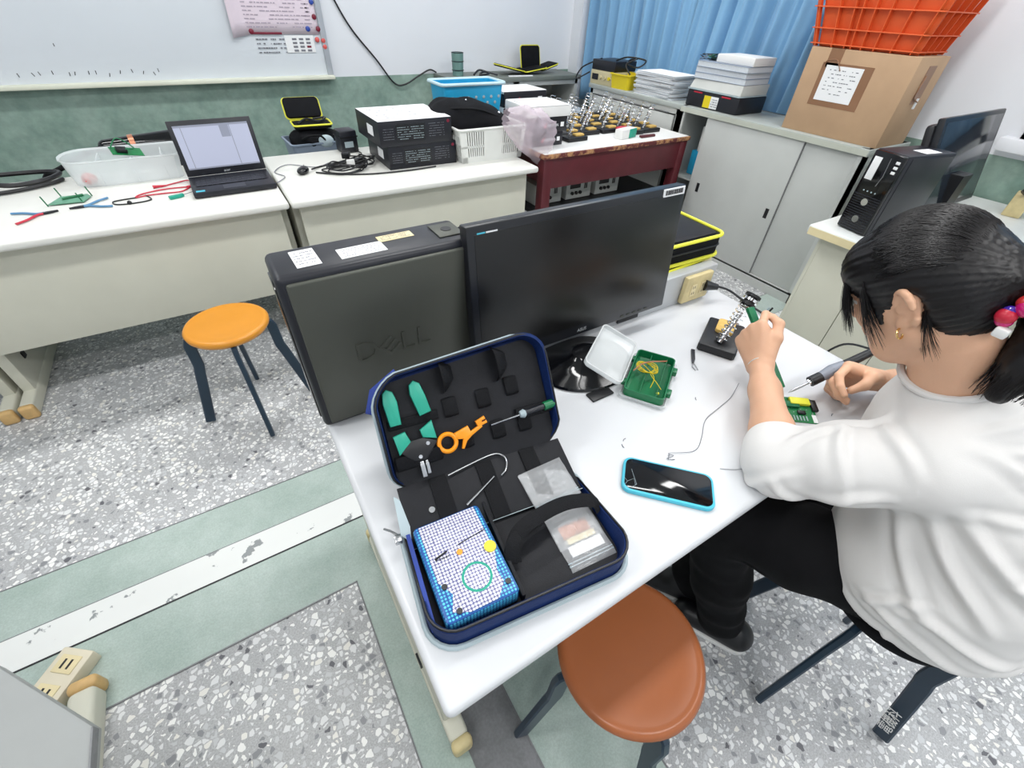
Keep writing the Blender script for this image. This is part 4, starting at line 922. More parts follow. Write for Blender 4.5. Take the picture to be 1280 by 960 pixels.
# paper stacks
zz = .93; rg = random.Random(9)
for k in range(13):
    h_ = rg.uniform(.008, .015); 
    o = book('paper_stack', ['handout pack lowest of the tall white pile by the curtain'][0] if k == 0 else ('handout pack topmost of the tall white pile by the curtain' if k == 12 else 'white handout pack, %s from the bottom of the pile by the curtain' % ['', 'second', 'third', 'fourth', 'fifth', 'sixth', 'seventh', 'eighth', 'ninth', 'tenth', 'eleventh', 'twelfth'][k]), 'papers', (3.05+rg.uniform(-.012, .012), 2.62+rg.uniform(-.015, .015), zz), rg.uniform(-.09, .06), .25, .38, h_, 'paper', 'white handout packs in the pile by the curtain'); zz += h_+.0004
# yellow basket + instrument
def basket(t, w_, d_, h_, m_, rimm=None, slots=True, fl=1.12, par='basket', nsx=9):
    g = B(); bm = g.bm; rings = []
    for (s_, o_, zz) in ((1/fl, 0, 0), (1, 0, h_), (1, .008, h_), (1, .008, h_+.008), (1, -.004, h_+.008), (1, -.004, h_), (1/fl, -.004, .004)):
        rings.append([bm.verts.new((x, y, zz)) for x, y in rrect(w_*s_+2*o_, d_*s_+2*o_, .02, 4)])
    for A, Bq in zip(rings, rings[1:]):
        n = len(A)
        for j in range(n): bm.faces.new((A[j], A[(j+1) % n], Bq[(j+1) % n], Bq[j]))
    bm.faces.new(rings[0][::-1]); bm.faces.new(rings[-1]); return g
t = thing('yellow_basket', 'small yellow plastic basket in front of the bench instrument', 'basket', (3.0, 2.97, .93), math.radians(6))
basket(t, .20, .20, .09, 'yellow').build('basket_body', 'yellow', t)
t = thing('bench_instrument', 'beige bench instrument with black case and cable heap by the yellow basket', 'instrument', (3.02, 3.20, .93), math.radians(4))
B().bb(-.11, .14, -.14, .12, 0, .095, .004).build('case', 'inst', t); B().bb(-.108, .14, -.14, .12, .096, .165, .006).build('upper_case', 'pcblack', t)
for k in range(3): B().cyl((-.11, -.10+k*.05, .05), (-.124, -.10+k*.05, .05), .012, n=14).build('knob', 'yellow' if k == 0 else 'inst', t)
B().bb(-.113, -.11, .03, .10, .03, .07).build('meter', 'pcblack', t)
tag(B().tube(smooth_pts([(2.97, 3.1, 1.10), (3.0, 3.0, 1.13), (3.05, 2.86, 1.12), (2.97, 2.85, 1.08), (3.0, 3.0, 1.09), (3.08, 3.05, 1.11), (3.0, 2.9, 1.13), (2.94, 2.95, 1.09), (2.95, 2.9, 1.03)], 8), .006, 6).tube(smooth_pts([(2.95, 3.25, 1.1), (2.88, 3.4, 1.03), (2.84, 3.42, .95), (2.93, 3.36, 1.0)], 8), .006, 6).build('cable_heap', 'black'), 'black cables heaped over the instrument and yellow basket', 'cable')
# rear cabinet items
t = thing('wire_cup', 'green mesh pen cup at the left end of the rear cabinet', 'cup', (1.98, 3.95, .93))
B().lathe([(.045, 0), (.05, .16), (.047, .16), (.042, .004)], n=18).build('cup_body', mat('teal_mesh', S(120, 158, 152), .5, alpha=.7), t)
for z_ in (.04, .1, .158): B().tube([(.049*math.cos(a*PI/9), .049*math.sin(a*PI/9), z_) for a in range(18)], .003, 5, closed=True).build('ring', 'pcblack', t)
tag(B().tube(smooth_pts([(2.08, 3.85, .945), (2.16, 3.9, .97), (2.22, 3.84, .95), (2.12, 3.82, .945), (2.2, 3.88, .96), (2.3, 3.83, .94)], 6), .008, 6).build('cable_bundle', 'pcblack'), 'dark cable bundle beside the green mesh pen cup', 'cable')
tag(B().prism([(2.38, 3.77), (2.62, 3.76), (2.64, 3.80), (2.40, 3.82)], .930, .934).build('paper_sheet', 'paper'), 'white sheet sticking out under the black tool wallet', 'paper')
t = thing('tool_wallet', 'black tool wallet with yellow trim spread open on the rear cabinet', 'tool wallet', (2.62, 3.92, .934))
def slab(w_, d_, m4):
    g = B(); g.T = m4; g.prism(rrect(w_, d_, .02, 3), 0, .02, .004); o = g.build('panel', 'blackm', t)
    g = B(); g.T = m4; g.tube([(x, y, .012) for x, y in rrect(w_+.006, d_+.006, .022, 3)], .0045, 6, closed=True); g.build('edge_trim', 'lime', t, 'yellow piped edge')
slab(.22, .20, Matrix.Translation((-.14, .02, .03)) @ Matrix.Rotation(.2, 4, 'Y'))
slab(.22, .20, Matrix.Translation((.08, .0, .02)) @ Matrix.Rotation(-.12, 4, 'Y'))
slab(.20, .18, Matrix.Translation((.12, .09, .10)) @ Matrix.Rotation(1.35, 4, 'X'))
slab(.18, .16, Matrix.Translation((.26, .02, .035)) @ Matrix.Rotation(-.25, 4, 'Y'))
# ================================================================= ON THE RED TABLE
sp_ = thing('iron_stand', 'soldering iron stand with chrome coil crowded among others on the red table', 'iron stand', (0, 0, 0), group='spare iron stands crowded on the red table')
coilstand(sp_, turns=7, detail=False, lean=(.5, .12, .85), clen=.15, cr=.0026)
rg = random.Random(12); first = True; n_ = 0
for j in range(6):
    n_ = 0
    for i in range(6):
        x = 2.0+i*.165+(j % 2)*.03; y = 2.33+j*.108
        if j == 0 and i in (1, 2): continue
        if x > 2.79: continue
        loc = (x+rg.uniform(-.008, .008), y+rg.uniform(-.006, .006), .774); rz = rg.uniform(-.06, .06)
        lab = 'chrome iron stand in the %s row on the red table, %s from the left' % (['nearest', 'second', 'third', 'fourth', 'fifth', 'farthest'][j], ['first', 'second', 'third', 'fourth', 'fifth', 'sixth'][n_]); n_ += 1
        if first: sp_.location = loc; sp_.rotation_euler = (0, 0, rz); sp_['label'] = lab; first = False
        else: dup(sp_, loc, rz, lab)
t = thing('tin_box', 'small white and green carton in front of the spare iron stands', 'carton', (2.37, 2.25, .774), math.radians(12))
B().bb(-.08, .08, -.03, .03, 0, .055, .003).build('carton_body', 'white', t); B().bb(0, .081, -.031, .0, .001, .054, .001).build('green_end', 'teal', t)
tag(B().prism([(-.06, -.02), (.05, -.025), (.07, .01), (.0, .03), (-.05, .02)], 0, .02, .006).build('red_tool', 'red'), 'red handled tool lying between the spare iron stands', 'tool'); bpy.data.objects['red_tool'].location = (2.42, 2.33, .80); 
bpy.data.objects['red_tool'].location.z = .800
tag(B().prism([(-.07, -.015), (.06, -.012), (.07, .01), (-.06, .018)], 0, .015, .005).build('dark_tool', 'maroon'), 'dark maroon tool lying beside the white and green carton', 'tool'); bpy.data.objects['dark_tool'].location = (2.53, 2.20, .774)
def device_box(name, label, loc, w_, d_, h_, top='white', mark=True, rz=0):
    t = thing(name, label, 'carton', loc, rz, 'white and black device cartons')
    B().bb(0, w_, 0, d_, 0, h_, .003).build('carton_body', 'pcblack', t)
    B().bb(-.003, w_+.003, -.001 if top == 'lid' else .004, d_+.003, h_*(.0 if top == 'full' else .86), h_+.002, .002).build('pale_lid', 'white', t)
    if mark:
        g = B(); g.prism([(-.02, -.012), (.0, .014), (.008, .014), (-.004, -.012)], 0, .0008); g.bm.transform(Matrix.Translation((w_*.35, -.0003, h_*.45)) @ RX(PI/2)); g.build('red_mark', 'red', t)
        text('print', 'AXXON', .022, Matrix.Translation((w_*.56, -.0005, h_*.44)) @ RX(PI/2), 'paper', t, .0003)
        B().bb(w_*.80, w_*.90, -.0012, 0, h_*.32, h_*.62).build('print_block', 'paper', t)
    return t
device_box('device_carton', 'black-fronted carton lowest in the pair beside the pink bag', (1.64, 2.27, .774), .22, .26, .075)
device_box('device_carton', 'black-fronted carton upper in the pair beside the pink bag', (1.64, 2.26, .851), .235, .27, .08)
t = thing('white_carton', 'open white flat carton lying on the black-fronted carton pair', 'carton', (1.58, 2.25, .934), math.radians(-3))
B().bb(0, .30, 0, .28, 0, .055, .006).build('carton_body', 'white', t); B().bb(.015, .285, .0, .2, .055, .060, .001).build('flap', 'paper', t)
device_box('device_carton', 'black-fronted carton at the back behind the white flat carton', (1.69, 2.70, .91), .33, .25, .085)
device_box('device_carton', 'white carton under the rear black-fronted carton', (1.69, 2.70, .774), .33, .25, .132, top='full', mark=False)
# ================================================================= ON THE SECOND BACK DESK
def printed_box(name, label, loc, w_, d_, h_, rz, whitetop):
    t = thing(name, label, 'carton', loc, rz, 'black device cartons stacked on the desk')
    B().bb(0, w_, 0, d_, 0, h_, .002).build('carton_body', 'pcblack', t)
    B().bb(.002, w_-.002, .002, d_-.002, h_, h_+.0012).build('printed_top', 'paper' if whitetop else 'pcblack', t)
    fp = B().bb(w_*.22, w_*.62, -.001, .0, h_*.15, h_*.85).build('print_window', 'bezel', t)
    g = B(); scribble(g, 6, w_*.36, h_*.55, 0, .8, .22, 7); g.bm.transform(Matrix.Translation((w_*.42, -.0012, h_*.5)) @ RX(PI/2)); g.build('print', 'pipe', fp)
    g = B(); scribble(g, 5, w_*.14, h_*.5, 0, .8, .2, 8); g.bm.transform(Matrix.Translation((w_*.12, -.001, h_*.5)) @ RX(PI/2)); g.build('print', 'ink', t)
    g = B(); scribble(g, 6, w_*.22, h_*.6, 0, .8, .2, 18); g.bm.transform(Matrix.Translation((w_*.78, -.001, h_*.55)) @ RX(PI/2)); g.build('print', 'ink', t)
    B().cyl((w_*.95, 0, h_*.85), (w_*.95, -.001, h_*.85), .008, n=14).build('spot', 'dkred', t)
    B().bb(-.0012, 0, d_*.25, d_*.5, h_*.3, h_*.7).build('side_label', 'paper', t)
    if whitetop:
        g = B(); g.T = Matrix.Translation((w_*.4, d_*.5, h_+.0014)); scribble(g, 7, w_*.6, d_*.7, 0, .3, .3, 28); g.build('print', 'ink', t)
    return t
printed_box('device_box', 'black printed carton, lower of the two by the cable heap', (.757, 2.30, H), .385, .36, .112, math.radians(-1), False)
printed_box('device_box', 'black printed carton with white lid, upper of the two by the cable heap', (.72, 2.29, H+.113), .40, .37, .115, math.radians(0), True)
t = thing('mouse', 'small black computer mouse on the joint between the back desks', 'mouse', (.345, 2.43, H), math.radians(60))
B().sph((0, 0, .014), (.045, .027, .018), 20, 12).build('shell', 'gloss', t); B().bb(.01, .03, -.002, .002, .026, .034, .001).build('wheel', 'steel', t)
def heap(name, label, pts, r, m_='black', cat='cable'): return tag(B().tube(smooth_pts(pts, 8), r, 6).build(name, m_), label, cat)
heap('loose_cable', 'black cable sweeping from the mouse into the cable heap', [(.39, 2.44, H+.012), (.45, 2.50, H+.005), (.58, 2.55, H+.005), (.70, 2.62, H+.01), (.70, 2.70, H+.01)], .004)
heap('loose_cable', 'black cable looping along the desk front from mouse to cartons', [(.40, 2.40, H+.006), (.50, 2.33, H+.004), (.65, 2.27, H+.004), (.85, 2.25, H+.004), (1.0, 2.26, H+.004)], .004)
heap('thin_cable', 'thin cord crossing the joint of the back desks near the laptop', [(.20, 2.32, H+.004), (.25, 2.40, H+.004), (.22, 2.50, H+.004), (.30, 2.60, H+.004), (.42, 2.50, H+.004), (.5, 2.55, H+.004)], .002, 'ink')
rg = random.Random(31)
for k in range(5):
    cx_, cy_ = .60+rg.uniform(-.06, .07), 2.42+rg.uniform(-.05, .12); pts = []
    for i in range(12):
        a = i*1.1+k; r = .05+.035*rg.random(); pts.append((cx_+r*1.5*math.cos(a)*(1 if cx_ < .62 else .7), cy_+r*math.sin(a), H+.006+.012*k*rg.random()))
    heap('adapter_cable', 'tangled black adapter cable, %s layer of the heap left of the black cartons' % ['lowest', 'second', 'middle', 'fourth', 'topmost'][k], pts, .0035)['group'] = 'adapter cables heaped by the cartons'
for k, (x, y, r_) in enumerate(((.64, 2.47, .4), (.60, 2.55, 1.2))):
    o = B().bb(-.035, .035, -.02, .02, 0, .028, .004).build('power_adapter', 'black'); o.location = (x, y, H+.02*k+.002); o.rotation_euler = (0, 0, r_); tag(o, ['black power adapter block in front in the cable heap', 'black power adapter block behind in the cable heap'][k], 'adapter')
tag(B().bb(.56, .60, 2.385, 2.40, H, H+.05, .003).build('white_plug', 'white'), 'small white plug standing in the cable heap', 'plug')
# black case with cover, stacked left of boxes
t = thing('small_black_case', 'small black case standing behind the cable heap', 'case', (.62, 2.70, H), .1)
B().bb(0, .10, 0, .10, 0, .115, .01).build('case_body', 'pcblack', t); B().bb(-.002, .102, -.002, .102, .08, .086).build('seam', 'black', t); B().bb(.02, .07, -.002, 0, .03, .06).build('label', 'pipe', t)
# crate + open wallet on bench
t = thing('grey_crate', 'grey-blue crate full of bags behind the desk near the whiteboard edge', 'crate', (.36, 2.90, .58), .05)
basket(t, .31, .24, .17, 'pipe').build('crate_body', mat('bluegrey_crate', S(128, 142, 160), .5), t); t.location = (.54, 3.05, .58)
t = thing('black_pouch', 'black nylon bag bulging out of the grey-blue crate', 'bag', (.54, 3.03, .76))
g = B().sph((0, 0, .0), (.14, .10, .065), 28, 16)
for v in g.bm.verts: v.co += v.co.normalized()*noise.noise(v.co*18)*.02
g.build('bag_body', 'blackm', t); B().tube(smooth_pts([(-.08, -.09, .02), (-.04, -.12, .04), (.02, -.115, .035), (.05, -.10, .0)], 6), .006).build('strap', 'strap', t)
B().sph((.05, -.09, .0), (.045, .02, .035), 16, 10).build('steel_roll', 'pipe', t)
t = thing('zip_case', 'open black yellow-trimmed zip case lying on the grey-blue crate', 'tool case', (.545, 3.03, .825), math.radians(-3), 'yellow trimmed zip cases')
g = B(); g.prism(rrect(.21, .15, .02), .0, .02, .004).build('case_body', 'blackm', t); B().tube([(x, y, .02) for x, y in rrect(.216, .156, .022)], .005, 6, closed=True).build('edge_trim', 'lime', t)
m4 = Matrix.Translation((-.02, .08, .03)) @ Matrix.Rotation(math.radians(58), 4, 'X') @ Matrix.Translation((0, .055, 0))
g = B(); g.T = m4; g.prism(rrect(.20, .11, .02), 0, .02, .004); g.build('lid', 'blackm', t)
g = B(); g.T = m4; g.tube([(x, y, .0) for x, y in rrect(.206, .116, .022)], .005, 6, closed=True); g.build('edge_trim', 'lime', t)
B().tube(smooth_pts([(-.08, -.04, .025), (-.02, .03, .035), (.04, -.03, .03), (.09, .04, .035), (.02, .05, .03)], 6), .006).build('cord', 'black', t)
# white basket with black bag, blue basket
t = thing('white_basket', 'white slotted plastic basket holding a black bag on the back desk', 'basket', (1.355, 2.42, H), 0)
def slotbasket():
    g = B(); w_, d_, h_ = .38, .33, .165
    g.bb(-w_/2, w_/2, -d_/2, d_/2, 0, .006)
    for sx in (-1, 1):
        for z0, z1 in ((0, .03), (.085, .095), (.135, .165)): g.bb(sx*w_/2-.003, sx*w_/2+.003, -d_/2, d_/2, z0, z1)
        for k in range(13): g.bb(sx*w_/2-.003, sx*w_/2+.003, -d_/2+k*(d_-.008)/12, -d_/2+k*(d_-.008)/12+.010, .03, .135)
    for sy in (-1, 1):
        for z0, z1 in ((0, .03), (.075, .085), (.155, .165)): g.bb(-w_/2, w_/2, sy*d_/2-.003, sy*d_/2+.003, z0, z1)
        g.bb(-.055, .055, sy*d_/2-.0035, sy*d_/2+.0035, 0, .16); g.bb(-w_/2, -w_/2+.03, sy*d_/2-.003, sy*d_/2+.003, 0, .16); g.bb(w_/2-.03, w_/2, sy*d_/2-.003, sy*d_/2+.003, 0, .16)
        for k in range(26): x = -w_/2+.03+k*.0128; g.bb(x, x+.007, sy*d_/2-.003, sy*d_/2+.003, .03, .16) if abs(x) > .05 else None
    for v in g.bm.verts:
        f_ = 1+.12*(v.co.z/.165); v.co.x *= f_; v.co.y *= 1+.06*(v.co.z/.165)
    return g
slotbasket().build('basket_body', 'whitegrey', t)
B().tube([(x, y, .166) for x, y in rrect(.43, .355, .02)], .007, 6, closed=True).build('rim', 'whitegrey', t)
t = thing('black_bag', 'black soft bag slumped in the white basket', 'bag', (1.30, 2.46, .93), math.radians(-12))
def bagf(u, v):
    x = (u-.5)*.52; y = (v-.5)*.34
    e = max(0, 1-(abs(u-.5)*2)**4)*max(0, 1-(abs(v-.5)*2)**4)
    return Vector((x, y, -.05+.14*e*(1-.5*(u-.35))+.02*noise.noise(Vector((x*9, y*9, 3)))))
g = B().quadgrid(bagf, 30, 24); o = g.build('bag_body', 'blackm', t, ang=80); md = o.modifiers.new('t', 'SOLIDIFY'); md.thickness = .006
B().tube(smooth_pts([(-.2, -.05, .04), (-.1, -.12, .06), (.05, -.13, .05), (.18, -.12, .0)], 6), .006, 6).build('seam', 'strap', t); B().sph((.16, -.10, .03), .008, 10, 8).build('stud', 'chrome', t); B().sph((-.02, -.06, .088), .006, 10, 8).build('stud', 'chrome', t)
tag(B().bb(1.20, 1.58, 2.62, 2.80, H, .86, .003).build('brown_carton', 'card'), 'plain brown carton under the bright blue basket', 'carton')
t = thing('blue_basket', 'bright blue plastic basket with white rim at the back of the desk', 'basket', (1.43, 2.71, .862))
basket(t, .40, .20, .19, 'bluebasket', fl=1.1).build('basket_body', 'bluebasket', t)
B().tube([(x, y, .198) for x, y in rrect(.42, .22, .025)], .009, 8, closed=True).build('rim', mat('pale_blue_rim', S(190, 214, 222), .45), t)
for k in range(14): B().sph((-.17+k*.026, -.0985, .10+.03*(k % 2)), (.009, .004, .009), 8, 6).build('white_spot', 'pipe', t)
# pink plastic bag
t = thing('pink_plastic_bag', 'thin pinkish plastic bag hanging off the white basket onto the red table', 'plastic bag', (1.56, 2.26, .90))
def pbag(u, v):
    a = u*2*PI; prof = math.sin(min(1, v*1.25)*PI*.5+.15)*(1 if v < .8 else 1+.3*(v-.8))
    r = .05+.12*prof; cx_ = -.16+.28*v; cz = .06-.10*v-.05*v*v
    n_ = noise.noise(Vector((math.cos(a)*3, math.sin(a)*3, v*7)))*.03+noise.noise(Vector((math.cos(a)*9, math.sin(a)*9, v*5)))*.010
    return Vector((cx_+.05*math.cos(a)*prof+n_, -.06+(r+n_)*.45*math.sin(a), cz+(r+n_)*.62*math.cos(a)))
o = B().quadgrid(pbag, 40, 22).build('bag_film', 'pinkfilm', t, ang=80)
# ================================================================= ON THE FIRST BACK DESK
t = thing('laptop', 'open black laptop with lit screen on the back desk', 'laptop', (.02, 2.24, H), math.radians(1))
B().prism([(-.168, 0), (.168, 0), (.170, .25), (-.170, .25)], .004, .026, .004).build('base', 'pcblack', t)
kb = B().bb(-.150, .150, .085, .205, .0262, .0268).build('keyboard', 'black', t)
for r_ in range(5):
    for c_ in range(14): 
        if r_ == 0 and 3 < c_ < 9:
            if c_ == 4: B().bb(-.145+c_*.0208, -.145+9*.0208-.003, .088, .107, .0268, .0288).build('key', 'bezel', kb)
            continue
        B().bb(-.145+c_*.0208, -.145+c_*.0208+.0178, .088+r_*.023, .088+r_*.023+.019, .0268, .0288).build('key', 'bezel', kb)
B().bb(-.045, .045, .015, .07, .0262, .0268).build('touchpad', 'bezel', t); B().bb(-.155, -.12, .01, .03, .0262, .0267).build('sticker', 'cyan', t)
SM = Matrix.Translation((0, .25, .026)) @ Matrix.Rotation(math.radians(78), 4, 'X')
g = B(); g.T = SM; g.bb(-.170, .170, 0, .225, -.010, 0, .003); sc_ = g.build('screen_lid', 'pcblack', t)
g = B(); g.T = SM; g.bb(-.152, .152, .028, .205, .0, .0012); g.build('display', 'lcdon', sc_)
g = B(); g.T = SM; g.bb(-.152, .152, .197, .205, .0013, .0018).bb(.03, .068, .15, .197, .0013, .0018).bb(-.152, .152, .028, .034, .0013, .0018).bb(-.125, -.122, .034, .197, .0013, .0018).bb(.07, .073, .034, .197, .0013, .0018); g.build('window_bar', 'lcdg', sc_)
text('maker_mark', 'acer', .016, SM @ Matrix.Translation((0, .013, .0003)), 'rail', t, .0003)
t = thing('clear_tub', 'long clear plastic tub with rounded end holding a green board', 'tub', (-.385, 2.70, H), math.radians(1))
g = B(); bm = g.bm; rings = []
def oval(w_, d_, o_):
    w_ += 2*o_; d_ += 2*o_; out = []
    for i in range(9): a = PI/2+i/8*PI; out.append((-w_/2+d_*.35+d_*.35*math.cos(a)*1, d_/2*math.sin(a)))
    out += [(w_/2-.02, -d_/2), (w_/2, -d_/2+.02), (w_/2, d_/2-.02), (w_/2-.02, d_/2)]
    return out
for (o_, zz) in ((-.02, 0), (0, .10), (.01, .105), (.008, .11), (-.004, .104), (-.024, .004)): rings.append([bm.verts.new((x, y, zz)) for x, y in oval(.45, .24, o_*.7)])
for A, Bq in zip(rings, rings[1:]):
    n = len(A)
    for j in range(n): bm.faces.new((A[j], A[(j+1) % n], Bq[(j+1) % n], Bq[j]))
bm.faces.new(rings[0][::-1]); bm.faces.new(rings[-1]); g.build('tub_body', 'frost', t)
for x in (-.1, .03, .15): B().bb(x, x+.004, -.115, .115, .002, .09).build('divider', 'frost', t)
t = thing('circuit_board', 'green circuit board resting high in the clear tub', 'circuit board', (-.36, 2.71, H+.105), .3, rot=(.35, .2, .3))
B().bb(-.06, .06, -.03, .03, 0, .003).build('board', 'pcb', t); B().bb(-.04, .0, -.02, .01, .003, .02, .002).build('component', 'black', t); B().tube(smooth_pts([(-.06, 0, .01), (-.02, .04, .04), (.03, .0, .02), (-.01, -.03, .03)], 5), .003).build('wire', 'green', t)
tag(B().sph((-.53, 2.62, H+.03), (.03, .03, .025), 14, 10).build('red_lump', 'ltred'), 'reddish lump at the left end inside the clear tub', 'part')
t = thing('board_stand', 'pale green board with upright pins lying left of the tub', 'circuit board', (-.60, 2.44, H), math.radians(0))
B().prism([(-.065, -.045), (.055, -.055), (.075, .01), (.06, .045), (-.03, .05)], .004, .007).build('board', 'pcbp', t)
for x, y in ((-.065, -.045), (.075, .03), (-.03, .055), (.05, -.05)): B().tube([(x, y, 0), (x-.008, y+.004, .04)], .0025).build('pin', 'green', t)
B().tube([(-.02, .0, .01), (.05, .02, .012)], .005).build('bar', 'green', t)
def pliers(name, label, loc, rz, h1, h2, op=.32):
    t = thing(name, label, 'pliers', loc, rz); t.scale = (.8, .8, .8)
    for s_, m_ in ((-1, h1), (1, h2)):
        B().tube(smooth_pts([(-.005, .004*s_, .007), (-.03, s_*.012, .007), (-.07, s_*(.02+op*.06), .007), (-.115, s_*(.02+op*.11), .007)], 5), 1, 8, flat=(.0065, .005)).build('handle', m_, t)
        B().prism([(-.008, .0), (-.004, .009*s_), (.018, .008*s_), (.055, .0015*s_), (.055, 0), (0, 0)] if s_ > 0 else [(-.008, .0), (0, 0), (.055, 0), (.055, .0015*s_), (.018, .008*s_), (-.004, .009*s_)], .002, .011, .0012).build('jaw', 'pcblack', t)
    B().cyl((0, 0, .0), (0, 0, .013), .005, n=14).build('pivot', 'steel', t)
    return t
pliers('long_nose_pliers', 'long-nose pliers with two blue handles on the left desk front', (-.545, 2.325, H), math.radians(190), 'bluehandle', 'bluehandle', .5)
pliers('cutting_pliers', 'side cutters with blue and pinkish red handles at the left frame edge', (-.665, 2.30, H), math.radians(14), 'red', 'bluehandle', .6)
t = thing('test_lead', 'thin red and black test lead snaking in front of the clear tub', 'test lead', (0, 0, 0))
B().tube(smooth_pts([(-.27, 2.47, H+.004), (-.22, 2.50, H+.004), (-.16, 2.52, H+.005), (-.155, 2.44, H+.004), (-.19, 2.37, H+.004), (-.26, 2.37, H+.004), (-.32, 2.37, H+.004), (-.365, 2.36, H+.004), (-.34, 2.40, H+.004), (-.25, 2.43, H+.004), (-.14, 2.42, H+.004)], 8), .0028, 6).build('red_wire', 'red', t)
B().tube(smooth_pts([(-.33, 2.38, H+.003), (-.31, 2.31, H+.003), (-.37, 2.29, H+.003), (-.43, 2.30, H+.003), (-.445, 2.34, H+.003), (-.41, 2.355, H+.003), (-.36, 2.36, H+.003)], 8), .0028, 6).build('black_wire', 'black', t)
B().cyl((-.30, 2.468, H+.008), (-.25, 2.475, H+.006), .007, .003).cyl((-.17, 2.42, H+.006), (-.13, 2.42, H+.006), .004, .006).build('red_clip', 'red', t); B().sph((-.385, 2.292, H+.006), .009, 10, 8).build('bead', 'black', t)
t = thing('clip_probe', 'small green clip with wire lying left of the laptop', 'clip', (-.215, 2.295, H), math.radians(22)); B().prism([(-.03, -.008), (.012, -.012), (.03, -.004), (.03, .006), (-.028, .010)], 0, .014, .003).build('clip_body', 'teal', t); B().tube([(.03, 0, .008), (.10, .02, .006)], .0014).build('wire', 'ink', t)
t = thing('shoulder_bag', 'black tubular bag with copper coloured band behind the laptop', 'bag', (-.30, 3.05, .58))
g = B().cyl((-.17, 0, .22), (.22, .02, .22), .035, .062, n=28).sph((.22, .02, .22), .062).sph((-.17, 0, .22), .035); g.build('bag_body', 'gloss', t)
B().cyl((-.068, .004, .22), (-.045, .006, .22), .0465, .0485, n=28).build('band', 'copper', t); B().bb(-.12, .18, -.04, .05, 0, .18, .02).build('support_block', 'blackm', t)
B().tube(smooth_pts([(-.17, 0, .225), (-.28, -.05, .20), (-.38, -.08, .16), (-.46, -.05, .12), (-.5, 0, .0)], 6), .012, 8).build('strap', 'strap', t)
heap('thick_cable', 'thick black cable loop at the left edge, upper strand', [(-1.05, 2.75, H+.03), (-.9, 2.70, H+.03), (-.8, 2.68, H+.02), (-.7, 2.72, H+.02), (-.66, 2.82, H+.02), (-.75, 2.87, H+.02), (-1.0, 2.88, H+.02)], .010)
heap('thick_cable', 'black cable lying on the desk left of the clear tub, lower strand', [(-1.05, 2.66, H+.01), (-.9, 2.62, H+.01), (-.78, 2.64, H+.01), (-.68, 2.70, H+.01), (-.645, 2.75, H+.01)], .008)
tag(B().cyl((-1.02, 2.95, .58), (-.80, 3.3, .585), .014, .014, n=10).build('pale_rod', 'cream'), 'pale rod leaning at the left edge behind the desk', 'rod')
bpy.data.objects['pale_rod'].location.z = .02
